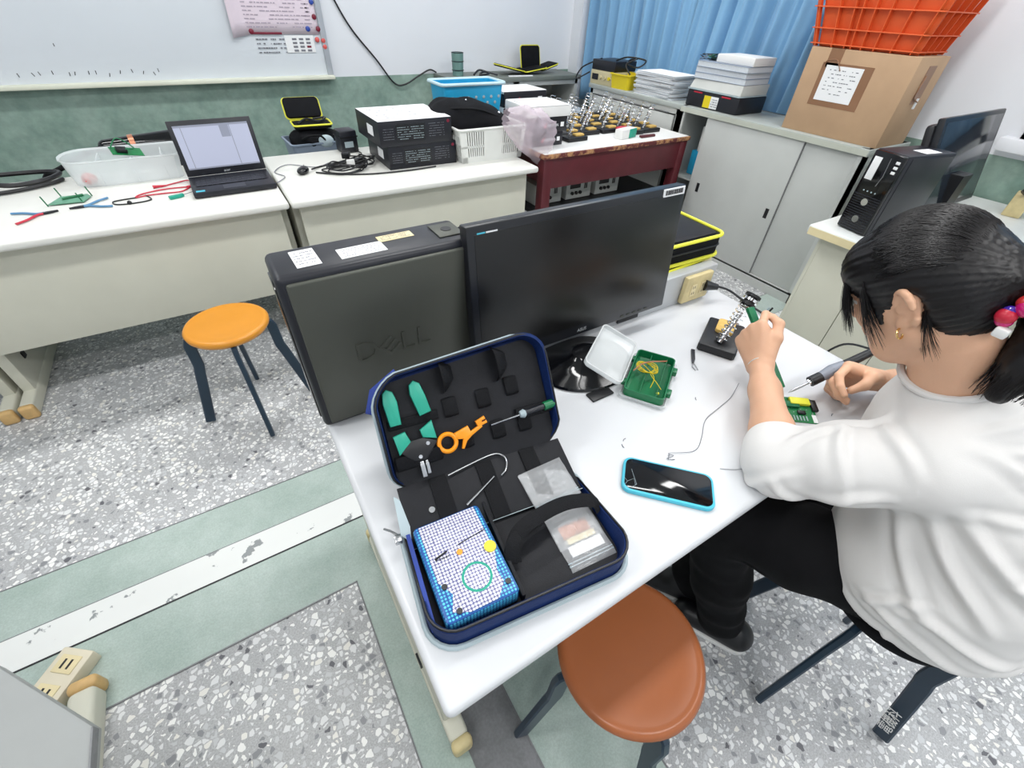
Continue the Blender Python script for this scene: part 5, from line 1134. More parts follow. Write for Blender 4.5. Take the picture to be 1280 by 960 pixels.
# ================================================================= THE WOMAN
class SDF:
    """smooth union of capsules and ellipsoids, meshed by surface nets"""
    def __init__(s): s.p = []
    def cap(s, a, b, ra, rb=None, k=.02, sub=False):
        s.p.append(('c', np.array(a, float), np.array(b, float), ra, ra if rb is None else rb, k, sub)); return s
    def chain(s, pts, rs, k=.02):
        for a, b, r0, r1 in zip(pts, pts[1:], rs, rs[1:]): s.cap(a, b, r0, r1, k)
        return s
    def ell(s, c, r, Rm=None, k=.02, sub=False):
        s.p.append(('e', np.array(c, float), np.array(r, float), np.eye(3) if Rm is None else np.array(Rm, float), None, k, sub)); return s
    def plane(s, c, n, k=.005):  # cut away everything on the +n side
        n = np.array(n, float); s.p.append(('p', np.array(c, float), n/np.linalg.norm(n), None, None, k, True)); return s
    def bounds(s, q, pad):
        if q[0] == 'c': r = max(q[3], q[4])+pad; return np.minimum(q[1], q[2])-r, np.maximum(q[1], q[2])+r
        r = q[2].max()+pad; return q[1]-r, q[1]+r
    def ev(s, P, q):
        if q[0] == 'c':
            ba = q[2]-q[1]; t = np.clip(((P-q[1])@ba)/(ba@ba+1e-12), 0, 1)
            return np.linalg.norm(P-q[1]-t[..., None]*ba, axis=-1)-(q[3]+(q[4]-q[3])*t)
        if q[0] == 'p': return (P-q[1])@q[2]
        L = (P-q[1])@q[3].T; k0 = np.linalg.norm(L/q[2], axis=-1); k1 = np.linalg.norm(L/q[2]**2, axis=-1)
        return k0*(k0-1)/np.maximum(k1, 1e-9)
    def mesh(s, h, lo=None, hi=None):
        bs = [s.bounds(q, 2*h) for q in s.p if not q[6]]
        L = np.min([b[0] for b in bs], axis=0) if lo is None else np.array(lo, float); Hh = np.max([b[1] for b in bs], axis=0) if hi is None else np.array(hi, float)
        n = np.ceil((Hh-L)/h).astype(int)+1; F = np.full(n, .05, np.float32); ax = [L[i]+h*np.arange(n[i]) for i in range(3)]
        for q in s.p:
            if q[0] == 'p': sl = [slice(0, n[i]) for i in range(3)]
            else:
                a, b = s.bounds(q, .03+q[5]); i0 = np.clip(((a-L)/h).astype(int), 0, n); i1 = np.clip(((b-L)/h).astype(int)+2, 0, n)
                if (i1 <= i0).any(): continue
                sl = [slice(i0[i], i1[i]) for i in range(3)]
            P = np.stack(np.meshgrid(*[ax[i][sl[i]] for i in range(3)], indexing='ij'), -1)
            d = s.ev(P, q).astype(np.float32); f = F[tuple(sl)]; k = q[5]
            if q[6]:
                hh = np.maximum(k-np.abs(f+d), 0)/k; F[tuple(sl)] = np.maximum(f, -d if q[0] != 'p' else d)+(hh*hh*k*.25 if q[0] != 'p' else 0)
            else:
                hh = np.maximum(k-np.abs(f-d), 0)/k; F[tuple(sl)] = np.minimum(f, d)-hh*hh*k*.25
        S_ = F < 0; c = np.stack([S_[i:n[0]-1+i, j:n[1]-1+j, l:n[2]-1+l] for i in (0, 1) for j in (0, 1) for l in (0, 1)], 0)
        act = c.any(0) & ~c.all(0); idx = np.argwhere(act); vid = -np.ones(act.shape, int); vid[act] = np.arange(len(idx))
        acc = np.zeros((len(idx), 3)); cnt = np.zeros(len(idx))
        cor = [(i, j, l) for i in (0, 1) for j in (0, 1) for l in (0, 1)]
        for a in cor:
            for d in range(3):
                if a[d] == 1: continue
                b = list(a); b[d] = 1
                fa = F[idx[:, 0]+a[0], idx[:, 1]+a[1], idx[:, 2]+a[2]]; fb = F[idx[:, 0]+b[0], idx[:, 1]+b[1], idx[:, 2]+b[2]]
                m = (fa < 0) != (fb < 0); t = np.where(m, fa/np.where(m, fa-fb, 1), 0); pt = np.array(a)[None]*1.0+np.zeros((len(idx), 3)); pt[:, d] += t
                acc[m] += pt[m]; cnt[m] += 1
        V = L+h*(idx+acc/cnt[:, None]); Q = []
        for d in range(3):
            u, v = (d+1) % 3, (d+2) % 3; sh = [slice(1, n[i]-1) for i in range(3)]; sh[d] = slice(0, n[d]-1)
            A = S_[tuple(sh)]; s2_ = list(sh); s2_[d] = slice(1, n[d]); Bq = S_[tuple(s2_)]; e = np.argwhere(A != Bq); e = e+np.array([0 if i == d else 1 for i in range(3)])
            flip = A[tuple((e-np.array([0 if i == d else 1 for i in range(3)])).T)]
            def vv(du, dv): w_ = e.copy(); w_[:, u] -= du; w_[:, v] -= dv; return vid[w_[:, 0], w_[:, 1], w_[:, 2]]
            q = np.stack([vv(1, 1), vv(0, 1), vv(0, 0), vv(1, 0)], 1); q[~flip] = q[~flip][:, ::-1]; Q.append(q)
        return V, np.concatenate(Q)
def npmesh(name, V, Q):
    me = bpy.data.meshes.new(name); me.vertices.add(len(V)); me.vertices.foreach_set('co', V.astype(np.float32).ravel())
    me.loops.add(len(Q)*4); me.loops.foreach_set('vertex_index', Q.astype(np.int32).ravel()); me.polygons.add(len(Q)); me.polygons.foreach_set('loop_start', np.arange(0, len(Q)*4, 4, dtype=np.int32))
    me.update(calc_edges=True); me.validate(); return me
def relax(V, Q, it=2, lam=.5):
    E_ = np.concatenate([Q[:, [0, 1]], Q[:, [1, 2]], Q[:, [2, 3]], Q[:, [3, 0]]])
    for _ in range(it):
        a = np.zeros_like(V); c = np.zeros(len(V)); np.add.at(a, E_[:, 0], V[E_[:, 1]]); np.add.at(c, E_[:, 0], 1); np.add.at(a, E_[:, 1], V[E_[:, 0]]); np.add.at(c, E_[:, 1], 1)
        V = V*(1-lam)+lam*a/c[:, None]
    return V
def vnormals(V, Q):
    n = np.cross(V[Q[:, 2]]-V[Q[:, 0]], V[Q[:, 3]]-V[Q[:, 1]]); N = np.zeros_like(V)
    for i in range(4): np.add.at(N, Q[:, i], n)
    return N/np.maximum(np.linalg.norm(N, axis=1, keepdims=True), 1e-12)
wo = thing('person', 'woman with black ponytail, white T-shirt and black trousers soldering at the front desk', 'person', (1.01, -.26, 0))
def wlink(name, V, Q, m, lab=None, par=None, ang=180):
    o = link(name, npmesh(name, V-np.array([1.01, -.26, 0]), Q), m, par or wo, lab, ang=ang); return o
def bworld(): g = B(); g.T = Matrix.Translation((-1.01, .26, 0)); return g
nrm = lambda v: np.array(v, float)/np.linalg.norm(v)
# --- head frame
HC = np.array((.888, .030, 1.128)); HF = nrm((.06, .80, -.60)); HS = nrm(np.cross(HF, (0, 0, 1))); HU = np.cross(HS, HF); SC = .94
roll_ = math.radians(7); HS, HU = HS*math.cos(roll_)+HU*math.sin(roll_), -HS*math.sin(roll_)+HU*math.cos(roll_)
HM = np.stack([HS, HF, HU])     # rows: right, forward, up
hp = lambda x, y, z: HC+SC*(HS*x+HF*y+HU*z)
body = SDF()
# torso and limbs (mostly under the clothes)
hipc = np.array((1.02, -.28, .57)); neckb = np.array((.945, -.075, .99))
body.chain([hipc, (1.0, -.25, .68), (.98, -.18, .82), (.96, -.11, .91)], [.125, .115, .115, .09], .05)
shL, elL, wrL = np.array((.83, -.135, .888)), np.array((.742, .030, .783)), np.array((.938, .222, .816))
shR, elR, wrR = np.array((1.12, -.07, .895)), np.array((1.325, -.06, .785)), np.array((1.175, .062, .790))
body.cap(shL, shR, .048, .048, .05)
body.chain([shL, elL], [.05, .040], .03); body.chain([shR, elR], [.05, .040], .03)
for e_, w_ in ((elL, wrL), (elR, wrR)):
    d = w_-e_; body.chain([e_, e_+d*.28, e_+d*.7, w_], [.038, .0405, .031, .0245], .02)
body.chain([neckb-np.array((0, .01, .04)), hp(0, -.035, -.085)], [.062, .052], .03)
body.chain([(.93, -.26, .54), (.74, .07, .535)], [.085, .062], .03); body.chain([(1.12, -.25, .54), (.95, .16, .535)], [.085, .062], .03)
body.chain([(.74, .07, .50), (.825, -.055, .10)], [.055, .036], .03); body.chain([(.95, .16, .50), (.84, .065, .10)], [.055, .036], .03)
# head
def E(c, r, k=.02, sub=False): body.ell(hp(*c), np.array(r)*SC, HM, k, sub)
E((0, -.006, .030), (.078, .090, .090), .02)          # cranium
E((0, .018, -.030), (.066, .078, .080), .03)          # face mass
E((0, .050, -.085), (.040, .036, .032), .03)          # chin and jaw front
for s_ in (-1, 1):
    body.cap(hp(s_*.052, .0, -.055), hp(s_*.022, .055, -.095), .024, .020, .025)   # jaw line
    E((s_*.036, .066, -.020), (.024, .020, .024), .02)      # cheek
    E((s_*.030, .091, .012), (.017, .008, .010), .012, True)       # eye socket
    E((s_*.030, .078, .011), (.0135, .0125, .0125), .002)       # eyeball
    body.cap(hp(s_*.014, .092, .026), hp(s_*.044, .083, .024), .006, .005, .012)  # brow ridge
    body.cap(hp(s_*.018, .0905, .016), hp(s_*.042, .083, .013), .0028, .0024, .003) # upper lid
body.cap(hp(0, .091, .014), hp(0, .108, -.022), .0065, .0090, .012)   # nose bridge
E((0, .109, -.026), (.0095, .009, .008), .008)
for s_ in (-1, 1): E((s_*.010, .102, -.028), (.007, .009, .006), .006)
body.cap(hp(-.018, .090, -.0525), hp(.018, .090, -.0525), .0052, .0052, .006); body.cap(hp(-.008, .094, -.051), hp(.008, .094, -.051), .0055, .0055, .006)
body.cap(hp(-.014, .089, -.0615), hp(.014, .089, -.0615), .0068, .0068, .008)
body.cap(hp(-.020, .100, -.0565), hp(.020, .100, -.0565), .0012, .0012, .003, True)
for s_ in (-1, 1):   # ears
    pts = [(s_*(.082+.006*math.sin(a*.5)-.012*math.cos(a)), -.010+.017*math.cos(a), -.004+.029*math.sin(a)) for a in np.linspace(-2.4, 3.0, 15)]
    for a, b_ in zip(pts, pts[1:]): body.cap(hp(*a), hp(*b_), .0052, .0052, .004)
    E((s_*.078, -.014, -.004), (.006, .014, .025), .006); E((s_*.079, .002, -.033), (.0055, .009, .011), .006)
    E((s_*.078, .003, -.008), (.004, .004, .007), .003); E((s_*.092, -.009, -.006), (.010, .0085, .015), .004, True)
# hands
def hand(w_, F_, N_, side, curls, thumb, sc=1.06, spread=1.0):
    """w_ wrist, F_ fingers, N_ palmar direction; side: direction of the thumb"""
    F_ = nrm(F_); N_ = np.array(N_, float); N_ = nrm(N_-F_*(N_@F_)); S_ = np.cross(F_, N_)
    if S_@np.array(side) < 0: S_ = -S_
    off = [.029, .0095, -.0105, -.029]; ml = [.088, .090, .085, .077]; L_ = [(.042, .026, .021), (.047, .029, .022), (.043, .027, .021), (.034, .020, .018)]
    for i in range(4):
        b0 = w_+S_*off[i]*.5*sc-N_*.001; kn = w_+F_*ml[i]*sc+S_*off[i]*sc-N_*(.004 if i in (1, 2) else .001)
        body.cap(b0, kn, .0165*sc, .0115*sc, .012)
        body.cap((b0+kn)/2+N_*.008, kn+N_*.005-F_*.012, .012*sc, .010*sc, .012)
        ang = 0; p_ = kn; rr = [.0098, .0088, .0080, .0070]
        for j in range(3):
            ang += math.radians(curls[i][j]); d = F_*math.cos(ang)+N_*math.sin(ang)+S_*(off[i]*spread*1.2*(1 if j == 0 else .2))
            q_ = p_+nrm(d)*L_[i][j]*sc; body.cap(p_, q_, rr[j]*sc, rr[j+1]*sc, .0035); p_ = q_
    t0 = w_+S_*.020*sc+F_*.018+N_*.006; pts = [t0]+[w_+F_*a*sc+S_*b_*sc+N_*c*sc for a, b_, c in thumb]
    body.chain(pts, [.0165*sc, .0135*sc, .0105*sc, .0082*sc], .008)
hand(wrL, (.38, .78, .46), (.80, -.38, -.45), (0, 0, 1), [(38, 62, 40), (62, 72, 45), (68, 78, 45), (72, 80, 45)], [(.052, .040, .018), (.086, .050, .030), (.110, .040, .034)])
hand(wrR, (-.76, .58, .16), (-.5, -.68, -.40), (-.1, -.3, 1), [(48, 40, 22), (60, 48, 30), (66, 62, 40), (70, 70, 45)], [(.045, .040, .022), (.066, .040, .046), (.088, .026, .058)])
V1, Q1 = body.mesh(.0055, lo=(.6, -.46, .06), hi=(1.38, .26, 1.0))
def sub(lo, hi, h): return body.mesh(h, lo, hi)
# join: coarse body where no finer box exists, finer boxes over head, hands and forearms
def keep(V, Q, f):
    m = f(V); qm = m[Q].all(1); return V, Q[qm]
bx = [((.76, -.12, .975), (1.04, .19, 1.29), .0026), ((.86, .185, .735), (1.10, .39, .93), .0019), ((.98, .0, .735), (1.20, .22, .91), .0019)]
parts = []; inb = lambda V, lo, hi, e: ((V > np.array(lo)+e) & (V < np.array(hi)-e)).all(1)
parts.append(keep(V1, Q1, lambda V: ~(inb(V, bx[0][0], bx[0][1], .006) | inb(V, bx[1][0], bx[1][1], .006) | inb(V, bx[2][0], bx[2][1], .006))))
for lo, hi, h in bx: parts.append(sub(lo, hi, h))
off_ = 0; VV = []; QQ = []
for V, Q in parts:
    if len(Q) == 0: continue
    if V is not V1: V = relax(V, Q, 1, .35)
    VV.append(V); QQ.append(Q+off_); off_ += len(V)
bo = wlink('body', np.concatenate(VV), np.concatenate(QQ), 'skin')
# eyes, brows, lips
g = bworld()
for s_ in (-1, 1): g.sph(hp(s_*.030, .0795, .009), .0125, 18, 12)
g.build('eyes', 'white', wo)
g = bworld()
for s_ in (-1, 1): g.sph(hp(s_*.030, .0885, .006), .0052, 12, 8)
g.build('iris', 'black', wo)
g = bworld()
for s_ in (-1, 1): g.tube([hp(s_*.012, .101, .032), hp(s_*.03, .096, .036), hp(s_*.046, .085, .031)], [.002, .0026, .0012])
g.build('eyebrows', 'hair', wo)
g = bworld(); g.tube([hp(-.02, .0925, -.0535), hp(-.008, .0985, -.051), hp(.008, .0985, -.051), hp(.02, .0925, -.0535)], .0032).tube([hp(-.016, .0925, -.0615), hp(0, .0945, -.063), hp(.016, .0925, -.0615)], .0042)
g.build('lips', mat('lip_skin', S(196, 120, 112), .4), wo)
# --- T-shirt
sh = SDF()
sh.chain([(1.0, -.275, .56), (.985, -.255, .66), (.975, -.20, .78), (.96, -.135, .87), (.955, -.105, .93)], [.158, .160, .146, .114, .078], .07)
sh.ell((.915, -.215, .61), (.125, .12, .10), None, .06); sh.ell((1.07, -.32, .62), (.14, .12, .14), None, .05); sh.ell((.96, -.33, .56), (.12, .10, .09), None, .05)
sh.cap((.86, -.125, .905), (1.08, -.07, .908), .064, .062, .07)
sh.cap((.925, -.10, .955), (.985, -.08, .955), .055, .053, .04)
sh.chain([shL, (.775, -.045, .835), elL, elL+(wrL-elL)*.13], [.070, .068, .056, .053], .04)
sh.chain([shR, (1.22, -.06, .84), elR, elR+(wrR-elR)*.15], [.07, .07, .060, .056], .04)
sh.ell(elL+np.array((-.01, -.02, .0)), (.055, .05, .05), None, .03)
sh.plane((1.0, -.27, .472), (0, 0, -1)); sh.plane((.9, .2, .7445), (0, 0, -1)) if False else None
nd_ = nrm(hp(0, -.035, -.085)-neckb)
cut_c = neckb+nd_*.005
V, Q = sh.mesh(.0045)
N = vnormals(V, Q)
# sleeves rest on the desk top instead of sinking into it
m = (V[:, 1] > .0) & (V[:, 2] < .744) & (V[:, 2] > .60); V[m, 2] = .744+np.minimum(0, 0*V[m, 2])
# folds: directional ridges along chosen lines plus soft billow
def seg_d(P, a, b):
    a = np.array(a, float); b = np.array(b, float); ba = b-a; t = np.clip(((P-a)@ba)/(ba@ba), 0, 1); return np.linalg.norm(P-a-t[:, None]*ba, axis=1), t
disp = np.zeros(len(V)); rgn = np.random.RandomState(4)
def fold(a, b, w_, amp):
    a = np.array(a, float); b = np.array(b, float); L2 = (b-a)@(b-a); mid = (a+b)/2; n_ = N[np.argmin(((V-mid)**2).sum(1))]
    sd = np.cross(b-a, n_); sd /= max(1e-9, np.linalg.norm(sd)); t = ((V-a)@(b-a))/L2; d = (V-a)@sd+.006*np.sin(t*5+a[0]*90)
    env = np.where((t > 0) & (t < 1), np.sin(np.clip(t, 0, 1)*PI), 0)*np.exp(-(((V-mid)@n_)/.07)**2)*np.clip((N@n_)*1.6, 0, 1)
    w_ *= .8; amp *= 1.35; disp[:] += amp*env*(np.exp(-(d/w_)**2)-.6*np.exp(-((d-w_*1.8)/(w_*.9))**2)-.3*np.exp(-((d+w_*1.9)/(w_*.9))**2))
amL = np.array((.85, -.22, .86))
for a, b, w_, amp in [
    ((.80, -.20, .88), (.92, -.40, .70), .014, .009), ((.80, -.17, .85), (.84, -.37, .66), .013, .009), ((.80, -.14, .82), (.80, -.30, .62), .013, .008),
    ((.86, -.24, .90), (1.02, -.44, .80), .014, .007), ((.88, -.22, .95), (1.05, -.40, .90), .016, .006),
    ((.78, -.25, .66), (.93, -.43, .58), .012, .010), ((.77, -.20, .62), (.90, -.41, .54), .011, .010), ((.79, -.16, .58), (.85, -.36, .50), .012, .009),
    ((.90, -.42, .62), (1.10, -.47, .70), .013, .008), ((.86, -.42, .53), (1.08, -.48, .60), .012, .008), ((.95, -.44, .76), (1.12, -.42, .84), .014, .006),
    ((.92, -.30, .92), (.80, -.15, .98), .013, .005),
    ((.69, -.03, .84), (.78, .01, .78), .010, .006), ((.66, .0, .80), (.72, -.05, .76), .010, .006), ((.70, -.08, .88), (.80, -.02, .86), .011, .006), ((.74, -.14, .92), (.84, -.04, .93), .012, .005),
    ((.70, .03, .85), (.80, -.02, .90), .010, .005), ((.68, -.08, .80), (.77, -.12, .86), .012, .007), ((.78, .0, .84), (.86, -.04, .95), .012, .005)]:
    fold(a, b, w_, amp)
for _ in range(70):
    k = rgn.randint(len(V)); a = V[k]
    if a[1] > -.16: continue
    tdir = nrm(np.cross(N[k], (rgn.normal(0, .4), rgn.normal(0, .4), 1.0)) + np.array((.1, -.1, rgn.uniform(-.8, -.2)))); tdir = nrm(tdir-N[k]*(tdir@N[k]))
    fold(a-tdir*.06, a+tdir*rgn.uniform(.05, .11), rgn.uniform(.008, .013), rgn.uniform(.002, .0045))
low = np.array([noise.noise(Vector(v*7)) for v in V[::1]])*.006
V = V+N*(disp+low)[:, None]
V[:, 2] = np.where((V[:, 1] > .005) & (V[:, 2] < .743), .743, V[:, 2]) if False else V[:, 2]
V = relax(V, Q, 1, .4)
wlink('t_shirt', V, Q, 'shirt')
# ribbed collar and sleeve hems
def ringpts(c, n_, r, u_s=1.0, k=28, tilt=None):
    n_ = Vector(n_).normalized(); a_ = n_.orthogonal().normalized(); b_ = n_.cross(a_); return [Vector(c)+a_*(r*math.cos(i*2*PI/k))+b_*(r*u_s*math.sin(i*2*PI/k)) for i in range(k)]
g = bworld(); g.tube(ringpts(neckb+nd_*.036, nd_, .070), .0065, 8, closed=True).build('collar', 'shirt', wo)
for e_, w_, f_ in ((elL, wrL, .13), (elR, wrR, .15)):
    d = nrm(w_-e_); g = bworld(); g.tube(ringpts(e_+(w_-e_)*f_+d*.047, d, .036), .0045, 8, closed=True).build('sleeve_hem', 'shirt', wo)
# --- trousers
tr = SDF()
tr.chain([(.95, -.265, .55), (1.09, -.255, .55)], [.108, .108], .05); tr.ell((1.02, -.29, .54), (.14, .11, .07), None, .04)
tr.chain([(.93, -.235, .545), (.83, -.08, .545), (.745, .07, .545)], [.098, .095, .080], .03); tr.chain([(1.11, -.23, .545), (1.03, -.04, .545), (.955, .16, .545)], [.105, .095, .080], .03)
tr.chain([(.745, .07, .53), (.79, .0, .30), (.835, -.058, .08)], [.080, .072, .064], .03); tr.chain([(.955, .16, .53), (.90, .12, .30), (.848, .07, .08)], [.080, .072, .062], .03)
tr.plane((0, 0, .475), (0, 0, 0)) if False else None
V, Q = tr.mesh(.007); N = vnormals(V, Q)
sq = ((V[:, 0]-1.01)**2+(V[:, 1]+.265)**2) < .16**2; V[sq, 2] = np.maximum(V[sq, 2], .462)
d_ = np.array([noise.noise(Vector((v[0]*9, v[1]*9, v[2]*26))) for v in V])*.006*(V[:, 2] < .5)+np.array([noise.noise(Vector(v*16)) for v in V])*.004
V = V+N*d_[:, None]; V[:, 2] = np.maximum(V[:, 2], .012); wlink('trousers', V, Q, 'pants')
# --- shoes (white line along the sole)
def shoe(c, a_, lab):
    s_ = SDF(); f = np.array((math.cos(a_), math.sin(a_), 0)); c = np.array(c, float)
    s_.cap(c-f*.05+(0, 0, .045), c+f*.10+(0, 0, .034), .042, .036, .02); s_.cap(c-f*.04+(0, 0, .07), c+f*.01+(0, 0, .07), .036, .034, .03); s_.plane(c+(0, 0, .004), (0, 0, -1))
    V, Q = s_.mesh(.005); V[:, 2] = np.maximum(V[:, 2], .004); o = wlink('shoe', V, Q, 'black', lab)
    g = bworld(); m4 = Matrix.Translation(Vector(c)) @ Matrix.Rotation(a_, 4, 'Z'); g.T = g.T @ m4; g.prism([(x+.028, y) for x, y in rrect(.235, .082, .038, 5)], .001, .020, .004); g.build('sole', 'white', o, 'white rubber sole edge')
    for k in range(3):
        g = bworld(); g.T = g.T @ m4; g.tube([(.03+k*.02, -.026, .066-k*.006), (.03+k*.02, 0, .075-k*.006), (.03+k*.02, .026, .066-k*.006)], .003, 6); g.build('lace', 'white', o)
shoe((.83, -.075, 0), math.radians(118), 'black shoe with white sole line nearest the stool'); shoe((.815, .085, 0), math.radians(125), 'black shoe with white laces further under the desk')
# --- hair: base cap, fringe, ponytail and fine strands
hr = SDF()
def HE(c, r, k=.02, sub=False): hr.ell(hp(*c), np.array(r)*SC, HM, k, sub)
HE((0, -.008, .040), (.088, .100, .100), .02)
HE((0, -.048, -.010), (.072, .060, .080), .03)
HE((0, .060, .060), (.068, .045, .048), .03)          # fringe mass
hr.cap(hp(0, -.085, .0), hp(.0, -.130, -.002), .050, .024, .04)
HE((0, .095, -.045), (.10, .075, .075), .008, True); 
HE((0, .050, -.075), (.085, .085, .058), .012, True)     # free the face below the fringe
for s_ in (-1, 1): HE((s_*.096, -.010, -.008), (.034, .025, .034), .008, True)
for s_ in (-1, 1): hr.cap(hp(s_*.066, .042, .03), hp(s_*.070, .035, -.030), .010, .004, .01)
V, Q = hr.mesh(.0035); N = vnormals(V, Q)
Lc = (V-HC)@HM.T; tie = np.array((0, -.13, -.002))
dv = Lc-tie; az = np.arctan2(dv[:, 0], dv[:, 2]+1e-6); 
V = V+N*((np.sin(az*70)+np.sin(az*113+1.3)+np.sin(az*41+.5))*.0006)[:, None]
V = relax(V, Q, 1, .2); hair = wlink('hair', V, Q, 'hair', 'black hair pulled back into a ponytail with fringe')
rg = random.Random(3); strands = bworld()
def strand_tri(P_, r, bmx):
    pr = None
    for i, p_ in enumerate(P_):
        d = (P_[min(i+1, len(P_)-1)]-P_[max(i-1, 0)]).normalized(); a_ = d.orthogonal().normalized(); b_ = d.cross(a_); rr = r*(1-.75*(i/(len(P_)-1))**3)
        cur = [bmx.verts.new(p_+(a_*math.cos(t)+b_*math.sin(t))*rr+Vector((-1.01, .26, 0))) for t in (0, 2.094, 4.189)]
        if pr:
            for j in range(3): bmx.faces.new((pr[j], pr[(j+1) % 3], cur[(j+1) % 3], cur[j]))
        pr = cur
bmx = strands.bm
def on_cap(x, y, z, e=.0):  # push local point out to the cap ellipsoid
    v = np.array((x, y+.008, z-.040)); k = np.linalg.norm(v/np.array((.088, .100, .100))); v = v/k*(1+e); return v+np.array((0, -.008, .040))
def swept(th, st, lift):
    P_ = []
    for j in range(12):
        t = j/11; l = st*(1-t)+np.array((math.sin(th)*.018, -.130, -.002+math.cos(th)*.02))*t
        if abs(th) > .9: l[2] += .022*math.sin(t*PI)
        w_ = 1 if t < .55 else max(0, 1-((t-.55)/.35)**2); q_ = on_cap(l[0], l[1], l[2], lift*math.sin(t*PI)+.001); P_.append(Vector(hp(*(q_*w_+l*(1-w_)))))
    return P_
for i in range(2300):   # swept back to the tie
    if i % 5:
        th = rg.uniform(-1.42, 1.42); st = on_cap(math.sin(th)*.08, rg.uniform(.0, .095)*(1 if abs(th) < .9 else .7), .038+math.cos(th)*.09, .0)
    else:
        sg = rg.choice((-1, 1)); th = sg*rg.uniform(1.4, 2.25); st = on_cap(math.sin(th)*.085, rg.uniform(-.075, -.045), .038+math.cos(th)*.10, .0)
    strand_tri(swept(th, st, rg.uniform(.002, .012)), rg.uniform(.0004, .0009), bmx)
for i in range(900):   # fringe, falling forward and down
    x = rg.uniform(-.070, .070); s0 = on_cap(x*.55, .03+rg.uniform(0, .03), .12, .01); e0 = np.array((x*1.08, .112-abs(x)*.40+rg.uniform(-.004, .012), .012+rg.uniform(-.028, .02)-abs(x)*.5)); m0 = np.array((x*.9, .098-abs(x)*.3, .085))
    P_ = [Vector(hp(*(s0*(1-t)**2+2*m0*t*(1-t)*1.04+e0*t*t))) for t in [j/8 for j in range(9)]]; strand_tri(P_, rg.uniform(.0004, .0008), bmx)
for i in range(260):   # side locks before the ear and nape wisps
    s_ = rg.choice((-1, 1)); x0 = s_*(.070+rg.uniform(0, .010)); 
    if i < 170: a0, e0 = np.array((x0, .045, .05)), np.array((s_*(.066+rg.uniform(0, .012)), .045+rg.uniform(-.012, .02), -.05+rg.uniform(-.03, .03)))
    else: a0, e0 = np.array((x0*.92, -.035, .0)), np.array((s_*(.058+rg.uniform(0, .012)), -.02+rg.uniform(-.02, .012), -.09+rg.uniform(-.02, .03)))
    m0 = (a0+e0)/2+np.array((s_*.012, .004, 0)); P_ = [Vector(hp(*(a0*(1-t)**2+2*m0*t*(1-t)+e0*t*t))) for t in [j/6 for j in range(7)]]; strand_tri(P_, .00045, bmx)
TIE = hp(0, -.135, -.002); tail = [Vector(TIE), Vector(TIE)+Vector((.022, -.028, .006)), Vector(TIE)+Vector((.028, -.050, -.045)), Vector(TIE)+Vector((.012, -.060, -.11)), Vector(TIE)+Vector((-.008, -.058, -.165))]
sp2 = smooth_pts(tail, 4); nT = len(sp2)
for i in range(520):
    a = rg.uniform(0, 2*PI); r0 = rg.random()**.5; cut = rg.randint(nT-6, nT); P_ = []
    for j, p_ in enumerate(sp2[:cut]):
        t = j/(nT-1); R_ = .016+.030*math.sin(min(1, t*1.6)*PI/2)*(1-.45*t); P_.append(p_+Vector((math.cos(a), math.sin(a), .25*math.sin(a*2)))*R_*r0+Vector((rg.gauss(0, .0012), rg.gauss(0, .0012), 0)))
    strand_tri(P_, rg.uniform(.0009, .0016), bmx)
o = strands.build('hair_strands', 'hair', hair, ang=180, kind='stuff')
tl = SDF(); Rt = [.017, .034, .040, .034, .015]
for a, b_, r0, r1 in zip(tail, tail[1:], Rt, Rt[1:]): tl.cap(a, b_, r0, r1, .02)
V, Q = tl.mesh(.004); N = vnormals(V, Q); a = np.arctan2(V[:, 1]-TIE[1], V[:, 0]-TIE[0]); V = V+N*(np.sin(a*40+V[:, 2]*20)*.001)[:, None]; wlink('ponytail', V, Q, 'hair', par=hair)
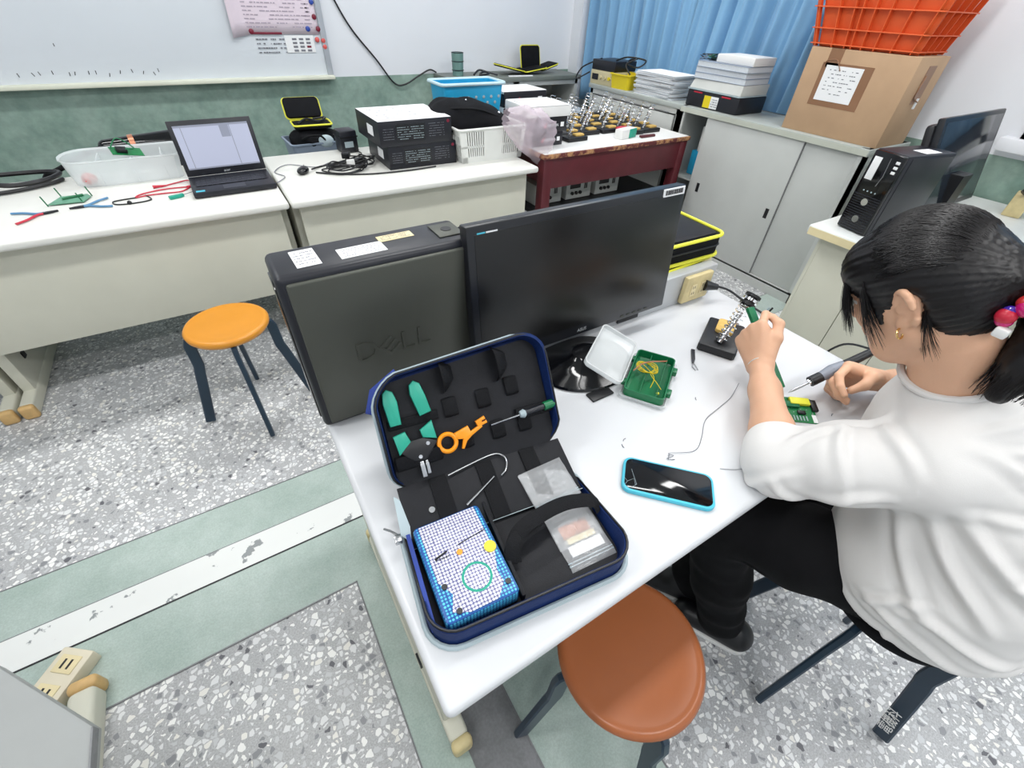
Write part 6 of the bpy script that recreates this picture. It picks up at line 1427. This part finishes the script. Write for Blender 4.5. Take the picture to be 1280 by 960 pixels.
# hair tie with beads and green ribbon
tie_ = bworld(); tp = Vector(TIE)+Vector((.008, -.008, .002)); tie_.tube(ringpts(tp, Vector((.6, -.75, .2)), .024), .010, 8, closed=True); ht = tie_.build('hair_tie', 'blackm', wo)
M['magenta'] = mat('magenta_bead', S(200, 24, 110), .15, coat=.6); M['purple'] = mat('purple_bead', S(70, 44, 160), .15, coat=.6); M['redbead'] = mat('red_bead', S(200, 50, 50), .15, coat=.6); M['copperbead'] = mat('bronze_bead', S(190, 120, 90), .2, metal=.6)
cr_ = Vector((rt.x, rt.y, rt.z)); toc = (cam.matrix_world.translation-tp).normalized(); sd_ = toc.cross(Vector((0, 0, 1))).normalized(); dn_ = sd_.cross(toc).normalized()*-1
if dn_.z > 0: dn_ = -dn_
rg = random.Random(8)
for k in range(15):
    u_ = rg.uniform(-.017, .010); v_ = -.014+.0058*k; c_ = tp+toc*(.030+rg.uniform(-.004, .006))+sd_*u_+dn_*v_
    g = bworld(); g.sph(c_, rg.uniform(.0085, .013), 14, 10); g.build('bead', ['magenta', 'purple', 'redbead', 'magenta', 'copperbead', 'purple', 'red'][k % 7], ht)
g = bworld(); g.tube(smooth_pts([tp+toc*.038, tp+toc*.046-sd_*.010+dn_*.006, tp+toc*.044-sd_*.026+dn_*.012, tp+toc*.036-sd_*.032+dn_*.04], 5), 1, 8, flat=(.012, .0025)); g.build('green_ribbon', mat('green_ribbon_cloth', S(26, 168, 92), .45), ht)
g = bworld(); g.box(tp+toc*.034+dn_*.082, (.016, .016, .014), .003); g.build('white_bead', 'white', ht)
g = bworld(); ep = hp(-.086, .004, -.046); g.tube(ringpts(ep, HF, .008, k=16), .0016, 6, closed=True); g.build('earring', 'gold', wo)
d = nrm(wrL-elL); g = bworld(); g.tube(ringpts(wrL-d*.002, d, .0275), .0011, 6, closed=True); g.build('bracelet', 'white', wo, 'thin pale string bracelet')
# painted characters on the front leg of her stool
for kk, ch_ in enumerate('\u96fb\u6a5f\u79d1'):
    text('painted_character', ch_, .030, frame((1.0145, -.4662-.0105*0, .125), (1, 0, 0), (0, 0, 1)), 'white', None) if False else None
